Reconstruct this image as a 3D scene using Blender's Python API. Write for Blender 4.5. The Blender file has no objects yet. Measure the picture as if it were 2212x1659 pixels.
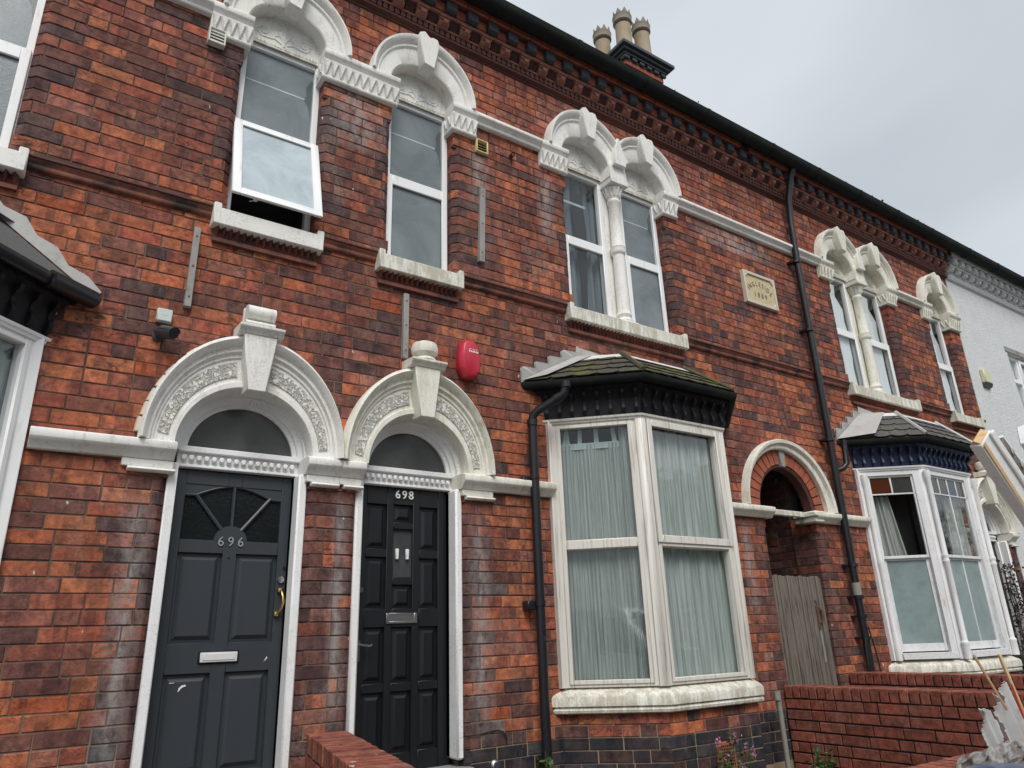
import bpy, bmesh, math, random
from mathutils import Vector, Matrix
S = bpy.context.scene
COL = S.collection
rnd = random.Random(7)
R = math.radians

# ---------------------------------------------------------------- camera
YAW, PITCH, ROLL, FPX = 0.60383, 0.34058, -0.03537, 1555.9
CAM = Vector((0, -4.35, 1.6))
fw = Vector((math.sin(YAW)*math.cos(PITCH), math.cos(YAW)*math.cos(PITCH), math.sin(PITCH)))
rt0 = Vector((math.cos(YAW), -math.sin(YAW), 0)); up0 = rt0.cross(fw)
rt = math.cos(ROLL)*rt0 + math.sin(ROLL)*up0
up = -math.sin(ROLL)*rt0 + math.cos(ROLL)*up0
cam = bpy.data.cameras.new('camera'); camo = bpy.data.objects.new('camera', cam); COL.objects.link(camo)
m = Matrix((rt, up, -fw)).transposed().to_4x4(); m.translation = CAM
camo.matrix_world = m
cam.sensor_fit = 'HORIZONTAL'; cam.sensor_width = 36; cam.lens = 36*FPX/2212
cam.clip_end = 3000; cam.clip_start = 0.05
S.camera = camo

def project(p):
    v = Vector(p) - CAM; d = v.dot(fw)
    if d < .05: return None
    return (1106 + FPX*v.dot(rt)/d, 829.5 - FPX*v.dot(up)/d)

# ---------------------------------------------------------------- world: overcast
SUN_EL, SUN_AZ = R(50), R(205)      # azimuth measured from +Y towards +X
w = bpy.data.worlds.new('World'); S.world = w; w.use_nodes = True
nt = w.node_tree; nt.nodes.clear()
def wn(t, **k):
    n = nt.nodes.new(t)
    for a, b in k.items(): setattr(n, a, b)
    return n
out = wn('ShaderNodeOutputWorld'); bg = wn('ShaderNodeBackground')
sky = wn('ShaderNodeTexSky', sky_type='NISHITA', sun_disc=False)
sky.sun_elevation = SUN_EL; sky.sun_rotation = SUN_AZ
sky.air_density = 1.5; sky.dust_density = 4
bgs = wn('ShaderNodeBackground'); bgs.inputs[1].default_value = 0.07
nt.links.new(sky.outputs[0], bgs.inputs[0])
tc = wn('ShaderNodeTexCoord')
mp = wn('ShaderNodeMapping'); mp.inputs['Scale'].default_value = (1, 1, 2.2); mp.inputs['Location'].default_value = (.35, .1, .0)
nt.links.new(tc.outputs['Generated'], mp.inputs[0])
no = wn('ShaderNodeTexNoise'); no.inputs['Scale'].default_value = 1.25; no.inputs['Detail'].default_value = 5; no.inputs['Roughness'].default_value = .42
no.inputs['Distortion'].default_value = .3
nt.links.new(mp.outputs[0], no.inputs[0])
cr = wn('ShaderNodeValToRGB'); e = cr.color_ramp.elements
e[0].position = .32; e[0].color = (.345, .377, .408, 1)
e[1].position = .68; e[1].color = (.545, .58, .61, 1)
nt.links.new(no.outputs['Fac'], cr.inputs[0])
nt.links.new(cr.outputs[0], bg.inputs[0]); bg.inputs[1].default_value = 1.0
mx = wn('ShaderNodeMixShader'); mx.inputs[0].default_value = .93
nt.links.new(bgs.outputs[0], mx.inputs[1]); nt.links.new(bg.outputs[0], mx.inputs[2]); nt.links.new(mx.outputs[0], out.inputs[0])

sl = bpy.data.lights.new('sun', 'SUN'); sl.energy = 1.5; sl.angle = R(28); sl.color = (1, .975, .94)
so = bpy.data.objects.new('sun', sl); COL.objects.link(so)
sd = Vector((math.sin(SUN_AZ)*math.cos(SUN_EL), math.cos(SUN_AZ)*math.cos(SUN_EL), math.sin(SUN_EL)))
so.rotation_euler = sd.to_track_quat('Z', 'Y').to_euler(); so.location = (0, -20, 30)

S.view_settings.view_transform = 'Standard'
try: S.view_settings.look = 'None'
except Exception: pass
S.view_settings.exposure = 0.70; S.view_settings.gamma = 1
S.render.engine = 'CYCLES'
S.cycles.max_bounces = 8; S.cycles.transparent_max_bounces = 12

# ---------------------------------------------------------------- materials
class NT:
    def __init__(s, name):
        s.m = bpy.data.materials.new(name); s.m.use_nodes = True
        s.t = s.m.node_tree; s.t.nodes.clear()
        s.o = s.n('ShaderNodeOutputMaterial'); s.b = s.n('ShaderNodeBsdfPrincipled')
        s.l(s.b.outputs[0], s.o.inputs[0]); s.pos = s.n('ShaderNodeNewGeometry').outputs['Position']
    def n(s, t, **k):
        x = s.t.nodes.new(t)
        for a, b in k.items(): setattr(x, a, b)
        return x
    def l(s, a, b): s.t.links.new(a, b)
    def noise(s, scale, detail=4, rough=.55, vec=None, stretch=None, dist=0):
        x = s.n('ShaderNodeTexNoise'); x.inputs['Scale'].default_value = scale
        x.inputs['Detail'].default_value = detail; x.inputs['Roughness'].default_value = rough
        x.inputs['Distortion'].default_value = dist
        v = vec or s.pos
        if stretch:
            mm = s.n('ShaderNodeMapping'); mm.inputs['Scale'].default_value = stretch; s.l(v, mm.inputs[0]); v = mm.outputs[0]
        s.l(v, x.inputs[0]); return x.outputs['Fac']
    def ramp(s, f, a, b, ca=(0, 0, 0, 1), cb=(1, 1, 1, 1)):
        x = s.n('ShaderNodeValToRGB'); e = x.color_ramp.elements
        e[0].position = a; e[0].color = ca; e[1].position = b; e[1].color = cb; s.l(f, x.inputs[0]); return x.outputs[0]
    def mix(s, f, a, b, mode='MIX'):
        x = s.n('ShaderNodeMix', data_type='RGBA', blend_type=mode)
        for sock, v in ((x.inputs[0], f), (x.inputs[6], a), (x.inputs[7], b)):
            if isinstance(v, (int, float)): sock.default_value = v
            elif isinstance(v, tuple): sock.default_value = v if len(v) == 4 else v+(1,)
            else: s.l(v, sock)
        return x.outputs[2]
    def math(s, op, a, b):
        x = s.n('ShaderNodeMath', operation=op)
        for sock, v in ((x.inputs[0], a), (x.inputs[1], b)):
            if isinstance(v, (int, float)): sock.default_value = v
            else: s.l(v, sock)
        return x.outputs[0]
    def bump(s, h, strength=.4, dist=.004):
        x = s.n('ShaderNodeBump'); x.inputs['Strength'].default_value = strength; x.inputs['Distance'].default_value = dist
        s.l(h, x.inputs['Height']); s.l(x.outputs[0], s.b.inputs['Normal'])
    def col(s, c): 
        if isinstance(c, tuple): s.b.inputs['Base Color'].default_value = c if len(c) == 4 else c+(1,)
        else: s.l(c, s.b.inputs['Base Color'])
    def rough(s, r): s.b.inputs['Roughness'].default_value = r

def simple(name, c, r=.6, var=.15, scale=20, metal=0, bump=0, bs=60, coat=0, spec=.5, dirt=None, dirtscale=6, dirtlo=.55, dirthi=.75, stretch=None):
    t = NT(name); n = t.noise(scale, stretch=stretch)
    lo = tuple(x*(1-var) for x in c[:3]); hi = tuple(min(1, x*(1+var)) for x in c[:3])
    col = t.mix(n, lo, hi)
    if dirt:
        d = t.ramp(t.noise(dirtscale, 6, .65, stretch=stretch), dirtlo, dirthi)
        col = t.mix(d, col, dirt)
    t.col(col); t.rough(r); t.b.inputs['Metallic'].default_value = metal
    t.b.inputs['Specular IOR Level'].default_value = spec
    if coat: t.b.inputs['Coat Weight'].default_value = coat
    if bump: t.bump(t.noise(bs, 5, .6, stretch=stretch), bump)
    return t.m

def brick_mat(name, source, kiss_k=1.0):
    t = NT(name)
    src = t.n('ShaderNodeObjectInfo') if source == 'obj' else t.n('ShaderNodeAttribute', attribute_name='bc')
    c = src.outputs['Color']; seed = t.math('MULTIPLY', src.outputs['Alpha'], 50)
    sx = t.n('ShaderNodeSeparateXYZ'); t.l(t.pos, sx.inputs[0])
    cb = t.n('ShaderNodeCombineXYZ'); t.l(sx.outputs[0], cb.inputs[0]); t.l(sx.outputs[1], cb.inputs[1]); t.l(seed, cb.inputs[2])
    kiss = t.noise(10, 1, .4, vec=cb.outputs[0])       # kiss marks: vertical light and dark bands, different on every brick
    c = t.mix(t.math('MULTIPLY', t.ramp(kiss, .535, .56), .62*kiss_k), c, t.mix(1, c, (.50, .54, .66), 'MULTIPLY'))
    c = t.mix(t.math('MULTIPLY', t.ramp(kiss, .42, .445, (1, 1, 1, 1), (0, 0, 0, 1)), .45*kiss_k), c, t.mix(1, c, (1.32, 1.3, 1.2), 'MULTIPLY'))
    n1 = t.noise(19, 7, .72, dist=.4)
    c1 = t.mix(t.ramp(n1, .34, .66), t.mix(1, c, (.44, .43, .48), 'MULTIPLY'), t.mix(1, c, (1.38, 1.34, 1.26), 'MULTIPLY'))
    patch = t.ramp(t.noise(7, 3, .5, stretch=(1, 1, 1.7)), .44, .58)      # firing marks run across neighbouring bricks
    c1 = t.mix(t.math('MULTIPLY', patch, .34), c1, t.mix(.5, c1, (.17, .085, .075)))
    burnt = t.math('MULTIPLY', t.ramp(t.noise(11, 7, .8, stretch=(1, 1, 2.0), dist=1.0), .52, .60), t.ramp(t.noise(2.6, 3, .5), .42, .58))
    c2 = t.mix(t.math('MULTIPLY', burnt, .82 if kiss_k == 1 else .25), c1, (.035, .024, .026))
    blot = t.ramp(t.noise(1.7, 6, .7, dist=.5), .44, .66)
    c2 = t.mix(t.math('MULTIPLY', blot, .34), c2, t.mix(1, c2, (.46, .45, .5), 'MULTIPLY'))
    bloom = t.ramp(t.noise(2.9, 6, .75, stretch=(1, 1, .4), dist=.6), .56, .74)
    fine = t.ramp(t.noise(60, 5, .75), .40, .62)
    c3 = t.mix(t.math('MULTIPLY', t.math('MULTIPLY', bloom, fine), .5), c2, (.44, .39, .37))
    eff = None
    for x0, w_, z0, z1 in ((.52, .10, 1.0, 2.45), (1.66, .07, 1.15, 2.5), (2.68, .11, .95, 2.5), (2.74, .12, 4.9, 5.62), (3.44, .12, 4.8, 5.62), (5.55, .1, 1.7, 2.6), (1.64, .3, 5.1, 5.7), (6.05, .8, 5.5, 5.78)):
        mx_ = t.math('MAXIMUM', t.math('SUBTRACT', 1, t.math('ABSOLUTE', t.math('DIVIDE', t.math('SUBTRACT', sx.outputs[0], x0), w_), 0)), 0)
        mz_ = t.math('MAXIMUM', t.math('SUBTRACT', 1, t.math('POWER', t.math('ABSOLUTE', t.math('DIVIDE', t.math('SUBTRACT', sx.outputs[2], (z0+z1)/2), (z1-z0)/2), 0), 4)), 0)
        p_ = t.math('MULTIPLY', mx_, mz_); eff = p_ if eff is None else t.math('MAXIMUM', eff, p_)
    en = t.ramp(t.noise(16, 6, .7, stretch=(1, 1, .5)), .36, .58)
    c3 = t.mix(t.math('MULTIPLY', t.math('MULTIPLY', eff, en), .62), c3, (.42, .40, .385))
    specks = t.ramp(t.noise(150, 2, .5), .66, .70)
    c4 = t.mix(t.math('MULTIPLY', specks, .6), c3, (.04, .03, .03))
    drips = t.math('MULTIPLY', t.ramp(t.noise(24, 2, .4, stretch=(1, 1, .45)), .765, .778), .85)
    c4 = t.mix(drips, c4, (.62, .60, .56))
    t.col(c4); t.rough(.88); t.b.inputs['Specular IOR Level'].default_value = .25
    h = t.math('ADD', t.noise(60, 6, .7), t.math('MULTIPLY', t.noise(220, 3, .6), .5))
    t.bump(h, .55, .006); return t.m
M = {}
M['brick_o'] = brick_mat('brick_face', 'obj'); M['brick_a'] = brick_mat('brick_face_joined', 'attr'); M['brick_new'] = brick_mat('newer_brick_face', 'obj', .15)
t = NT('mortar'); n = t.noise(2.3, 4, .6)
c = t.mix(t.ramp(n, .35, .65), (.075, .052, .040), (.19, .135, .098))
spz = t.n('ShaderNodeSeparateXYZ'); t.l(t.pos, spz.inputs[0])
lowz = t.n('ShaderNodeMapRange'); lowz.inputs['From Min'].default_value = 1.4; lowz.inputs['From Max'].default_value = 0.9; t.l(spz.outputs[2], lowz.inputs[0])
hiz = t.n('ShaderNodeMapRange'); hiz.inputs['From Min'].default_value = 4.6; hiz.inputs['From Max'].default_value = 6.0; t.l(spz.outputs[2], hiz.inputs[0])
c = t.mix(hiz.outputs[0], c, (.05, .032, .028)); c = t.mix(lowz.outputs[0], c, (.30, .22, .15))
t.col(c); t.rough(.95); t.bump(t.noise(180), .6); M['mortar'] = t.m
M['mortar_dark'] = simple('dark_mortar', (.028, .024, .028), .9, .3, bump=.5)

def plaster(name, base, dirtc, lo, hi, bump=.35):
    t = NT(name)
    n = t.noise(9, 6, .7); c = t.mix(n, tuple(x*.90 for x in base), base)
    big = t.ramp(t.noise(2.4, 5, .65), .40, .62)
    c = t.mix(t.math('MULTIPLY', big, .38), c, tuple(x*y for x, y in zip(base, (.86, .84, .76))))
    streak = t.ramp(t.noise(8, 7, .78, stretch=(2.2, 2.2, .5)), lo-.07, hi-.06)
    c = t.mix(t.math('MULTIPLY', streak, .6), c, dirtc)
    blot = t.math('MULTIPLY', t.ramp(t.noise(5, 3, .5), .45, .6), t.ramp(t.noise(75, 5, .75), .50, .60))
    c = t.mix(t.math('MULTIPLY', blot, .36), c, tuple(x*.7 for x in dirtc))
    ck = t.ramp(t.noise(19, 8, .85, dist=1.6), .60, .625)
    c = t.mix(t.math('MULTIPLY', ck, .55), c, tuple(x*.75 for x in dirtc))
    pit = t.ramp(t.noise(140, 3, .6), .62, .66)
    c = t.mix(t.math('MULTIPLY', pit, .22), c, tuple(x*.4 for x in dirtc))
    t.col(c); t.rough(.7); t.b.inputs['Specular IOR Level'].default_value = .3
    t.bump(t.math('ADD', t.noise(28, 6, .6), t.math('MULTIPLY', t.noise(120, 4, .6), .5)), bump, .005 if bump < .9 else .012); return t.m
M['plaster'] = plaster('white_painted_stone', (.87, .86, .83), (.42, .37, .28), .60, .78)
M['cream'] = plaster('cream_painted_stone', (.85, .83, .75), (.42, .38, .25), .54, .74)
M['sillstone'] = plaster('flaking_white_sill', (.84, .82, .75), (.34, .30, .20), .50, .62, .6)
M['paintwood'] = plaster('white_gloss_timber', (.88, .88, .89), (.5, .48, .45), .66, .8, .15)
M['render'] = plaster('white_roughcast', (.74, .76, .77), (.55, .57, .57), .5, .8, 1.0)
t = NT('vermiculated_stone'); v1 = t.ramp(t.noise(52, 3, .6, dist=.8), .44, .56)
t.col(t.mix(v1, (.60, .58, .51), (.84, .83, .79))); t.rough(.8); t.bump(v1, 1.0, .016); M['rough'] = t.m  # shade of the pits put into the colour along with the bump
M['rough_unused'] = plaster('roughcast_stone', (.80, .79, .74), (.5, .47, .38), .58, .75, 1.0)
M['upvc'] = simple('white_upvc', (.86, .86, .86), .35, .04, 8, dirt=(.50, .46, .38), dirtscale=7, dirtlo=.6, dirthi=.85, stretch=(2, 2, .4))
M['upvc_dirty'] = simple('stained_upvc', (.72, .69, .63), .4, .08, 8, dirt=(.30, .24, .17), dirtscale=9, dirtlo=.52, dirthi=.78, stretch=(5, 5, .25))
M['blackpaint'] = simple('black_gloss_paint', (.009, .009, .012), .62, .4, 30, bump=.15, spec=.3, dirt=(.03, .03, .034), dirtscale=14)
M['bluepaint'] = simple('navy_paint', (.012, .020, .055), .45, .3, 30, bump=.15, dirt=(.03, .045, .09), dirtscale=14)
M['doorgrey'] = simple('slate_grey_door_paint', (.036, .044, .052), .42, .08, 12, bump=.08, bs=90, stretch=(3, 3, .4))
M['doorblack'] = simple('black_door_paint', (.0085, .0095, .012), .42, .12, 12, bump=.1, bs=80, stretch=(3, 3, .4))
M['pipe'] = simple('black_pipe_plastic', (.012, .012, .016), .38, .3, 20, dirt=(.06, .06, .07), dirtscale=10, dirtlo=.6, dirthi=.75)
M['lead'] = simple('lead_flashing', (.44, .43, .41), .5, .2, 12, bump=.4, bs=25, dirt=(.24, .22, .2))
M['leadpaint'] = simple('whitened_lead', (.68, .66, .64), .6, .12, 12, bump=.5, bs=30, dirt=(.35, .32, .28), dirtlo=.58)
M['slate'] = simple('mossy_slate', (.060, .056, .048), .8, .3, 16, bump=.7, bs=40, dirt=(.105, .10, .025), dirtscale=6, dirtlo=.43, dirthi=.62)
M['slate2'] = simple('grey_slate', (.085, .082, .078), .75, .25, 16, bump=.6, bs=40, dirt=(.12, .11, .06), dirtscale=5)
M['felt'] = simple('grey_roof_felt', (.10, .10, .10), .9, .3, 60, bump=.5, bs=150)
M['gutter'] = simple('mossy_iron_gutter', (.007, .008, .011), .8, .3, 14, spec=.25, bump=.6, bs=30, dirt=(.012, .018, .007), dirtscale=8, dirtlo=.45, dirthi=.65)
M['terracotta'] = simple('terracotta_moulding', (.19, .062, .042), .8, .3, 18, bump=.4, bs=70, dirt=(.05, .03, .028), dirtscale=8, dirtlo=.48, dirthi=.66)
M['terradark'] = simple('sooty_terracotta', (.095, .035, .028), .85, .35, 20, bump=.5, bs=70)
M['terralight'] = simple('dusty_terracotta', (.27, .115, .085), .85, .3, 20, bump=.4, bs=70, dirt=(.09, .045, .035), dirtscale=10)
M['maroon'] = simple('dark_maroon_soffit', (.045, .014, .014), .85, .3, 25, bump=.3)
M['blueblock'] = simple('blue_engineering_brick', (.045, .052, .065), .55, .25, 25, bump=.3)
M['oldwood'] = simple('silvered_timber', (.165, .145, .118), .85, .25, 10, bump=.7, bs=20, dirt=(.07, .055, .045), dirtscale=8, dirtlo=.5, dirthi=.65, stretch=(6, 6, .5))
M['rawwood'] = simple('raw_pine', (.62, .42, .22), .7, .25, 10, bump=.4, bs=22, dirt=(.45, .18, .05), dirtscale=10)
M['greywood'] = simple('grey_board', (.30, .285, .27), .8, .25, 8, bump=.4, bs=25, dirt=(.13, .11, .10), dirtscale=6)
M['sheet'] = simple('weathered_corrugated_plastic', (.62, .62, .61), .6, .15, 14, bump=.3, bs=40, dirt=(.25, .23, .21), dirtscale=7)
M['red'] = simple('red_alarm_plastic', (.50, .022, .045), .35, .12, 60, bump=.05, bs=200)
M['plainred'] = simple('red_paint_stroke', (.7, .05, .05), .5)
M['grey_plastic'] = simple('grey_plastic', (.045, .05, .06), .4, .1)
M['pale_plastic'] = simple('pale_plastic', (.55, .62, .60), .5, .08)
M['cream_plastic'] = simple('cream_plastic', (.62, .60, .40), .5, .12)
M['vent'] = simple('off_white_vent', (.66, .65, .58), .5, .1, dirt=(.35, .32, .25))
M['yellowvent'] = simple('yellowed_vent', (.66, .58, .30), .5, .12, dirt=(.3, .25, .12))
M['darkhole'] = simple('dark_void', (.012, .011, .010), .9, .2)
M['chrome'] = simple('chrome', (.65, .66, .68), .2, .05, metal=1)
M['brushed'] = simple('brushed_steel', (.5, .5, .5), .35, .1, metal=1)
M['brass'] = simple('brass', (.75, .50, .16), .22, .1, metal=1)
M['whiteflap'] = simple('white_letterbox', (.68, .67, .66), .5, .1, 40, bump=.4, bs=90)
M['number'] = simple('white_numerals', (.75, .75, .72), .5, .05)
M['darknumber'] = simple('silver_numerals', (.30, .31, .32), .4, .1)
M['plaquestone'] = simple('buff_stone', (.56, .47, .29), .85, .15, 30, bump=.7, bs=90, dirt=(.36, .28, .16), dirtscale=14)
M['plaqueborder'] = simple('pale_stone_border', (.60, .54, .44), .85, .15, 30, bump=.5, bs=90)
M['incised'] = simple('incised_letters', (.17, .13, .07), .9, .2)
M['pot'] = simple('buff_chimney_pot', (.44, .35, .24), .8, .15, 16, bump=.3, dirt=(.28, .24, .19), dirtscale=9, stretch=(1, 1, .5))
M['pothood'] = simple('pot_crown', (.28, .235, .19), .8, .2, 16, bump=.3, dirt=(.2, .18, .15), dirtscale=9)
M['ground'] = simple('earth_yard', (.09, .08, .065), .95, .35, 6, bump=.8, bs=25, dirt=(.05, .05, .03))
M['paving'] = simple('pavement_slabs', (.24, .235, .225), .9, .15, 6, bump=.4)
M['asphalt'] = simple('asphalt', (.05, .05, .052), .9, .2, 60, bump=.6, bs=140)
M['leaf'] = simple('green_leaf', (.055, .11, .025), .6, .35, 30)
M['leafdark'] = simple('dark_climber_leaf', (.045, .035, .028), .7, .35, 30)
M['stem'] = simple('plant_stem', (.09, .08, .035), .7)
M['pink'] = simple('pink_petal', (.42, .17, .28), .6)
M['yellow'] = simple('yellow_petal', (.7, .55, .05), .6)
M['blueplastic'] = simple('blue_plastic', (.022, .062, .15), .3, .1, coat=.3)
M['rust'] = simple('rusty_steel', (.13, .06, .035), .8, .4, 12, bump=.6)
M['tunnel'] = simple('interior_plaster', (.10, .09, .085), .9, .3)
M['interior'] = simple('interior_wall', (.10, .11, .115), .9, .2)
M['wire'] = simple('black_cable', (.012, .012, .012), .5)
M['pinkend'] = simple('pink_cable_end', (.6, .3, .28), .5)
M['wastepipe'] = simple('grey_waste_pipe', (.26, .26, .23), .5, .15, dirt=(.12, .12, .09))
M['fabric_net'] = None

M['stringcourse'] = simple('worn_terracotta_string', (.24, .085, .055), .85, .35, 11, bump=.5, bs=50, dirt=(.04, .028, .026), dirtscale=5, dirtlo=.45, dirthi=.62)
def curtain(name, c, c2, scale, trans=.25):
    t = NT(name); n = t.noise(scale, 3, .6, stretch=(6, 6, .15))
    c_ = t.mix(t.ramp(n, .35, .65), c, c2)
    f = t.noise(300, 2, .5); c_ = t.mix(t.math('MULTIPLY', f, .25), c_, tuple(x*.6 for x in c))
    t.col(c_); t.rough(.9); return t.m
M['net'] = curtain('sage_net_curtain', (.24, .27, .255), (.44, .475, .45), 14)
M['netlight'] = curtain('pale_net_curtain', (.38, .47, .45), (.52, .60, .575), 7)
M['whiteblind'] = curtain('white_blind', (.80, .81, .83), (.92, .93, .94), 5)
M['drape'] = curtain('blue_grey_drape', (.12, .14, .165), (.24, .265, .29), 5)
M['drapewhite'] = curtain('white_drape', (.40, .40, .37), (.60, .60, .56), 5)

def glass(name, tint=(.95, .97, .97), extra=0.0, bump=0):
    t = NT(name); t.t.nodes.remove(t.b)
    fr = t.n('ShaderNodeFresnel'); bf = t.n('ShaderNodeNewGeometry').outputs['Backfacing']
    t.l(t.math('ADD', 1.52, t.math('MULTIPLY', bf, 1/1.52-1.52)), fr.inputs[0])
    tr = t.n('ShaderNodeBsdfTransparent'); tr.inputs[0].default_value = tint+(1,)
    gl = t.n('ShaderNodeBsdfAnisotropic') if False else t.n('ShaderNodeBsdfGlossy'); gl.inputs['Roughness'].default_value = .015
    if bump:
        b = t.n('ShaderNodeBump'); b.inputs['Strength'].default_value = bump; b.inputs['Distance'].default_value = .01
        t.l(t.noise(9, 3, .5), b.inputs['Height']); t.l(b.outputs[0], gl.inputs['Normal']); t.l(b.outputs[0], fr.inputs['Normal'])
    mx = t.n('ShaderNodeMixShader'); t.l(t.math('ADD', t.math('MULTIPLY', fr.outputs[0], 1.0), extra), mx.inputs[0])
    t.l(tr.outputs[0], mx.inputs[1]); t.l(gl.outputs[0], mx.inputs[2]); t.l(mx.outputs[0], t.o.inputs[0]); return t.m
M['glass'] = glass('clear_glass', bump=.05)
def obscure(name, c, rough=.22, bump=.5, sc=140, st=(1, 1, 1)):
    t = NT(name); n = t.noise(2.2, 7, .7, dist=.6)
    t.col(t.mix(t.ramp(n, .38, .66), tuple(x*.72 for x in c), tuple(x*1.06 for x in c))); t.rough(rough); t.b.inputs['IOR'].default_value = 1.5
    t.bump(t.noise(sc, 3, .5, stretch=st), bump, .002); return t.m
M['obscure'] = obscure('obscured_glass', (.20, .235, .250), .2, .5, 120, (1, 1, 1.6))
M['obscure_reflection'] = obscure('dark_reflection_glass', (.11, .135, .14), .2, .5, 120, (1, 1, 1.6))  # tone of the reflection painted on the upper panes
M['obscure_light'] = obscure('sky_painted_obscured_glass', (.50, .58, .62), .25, .6, 120)  # paler copy of the obscured glass, sky brightness put into its colour
M['obscure_sage'] = obscure('frosted_sage_glass', (.27, .345, .34), .3, .4, 160)
M['obscure_dark'] = obscure('dark_fanlight_glass', (.080, .082, .078), .25, .15, 60)
M['doorglass'] = obscure('dark_door_glass', (.012, .016, .017), .12, .6, 60)
M['patternglass'] = obscure('patterned_glass', (.07, .075, .078), .15, 1.0, 26, (1, 1, .4))
M['tealglass'] = obscure('teal_stained_glass', (.02, .055, .07), .12, .3, 60)
M['amberglass'] = obscure('amber_stained_glass', (.085, .022, .008), .12, .3, 60)
M['greyglass'] = obscure('smoky_stained_glass', (.05, .05, .045), .12, .4, 60)

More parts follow.
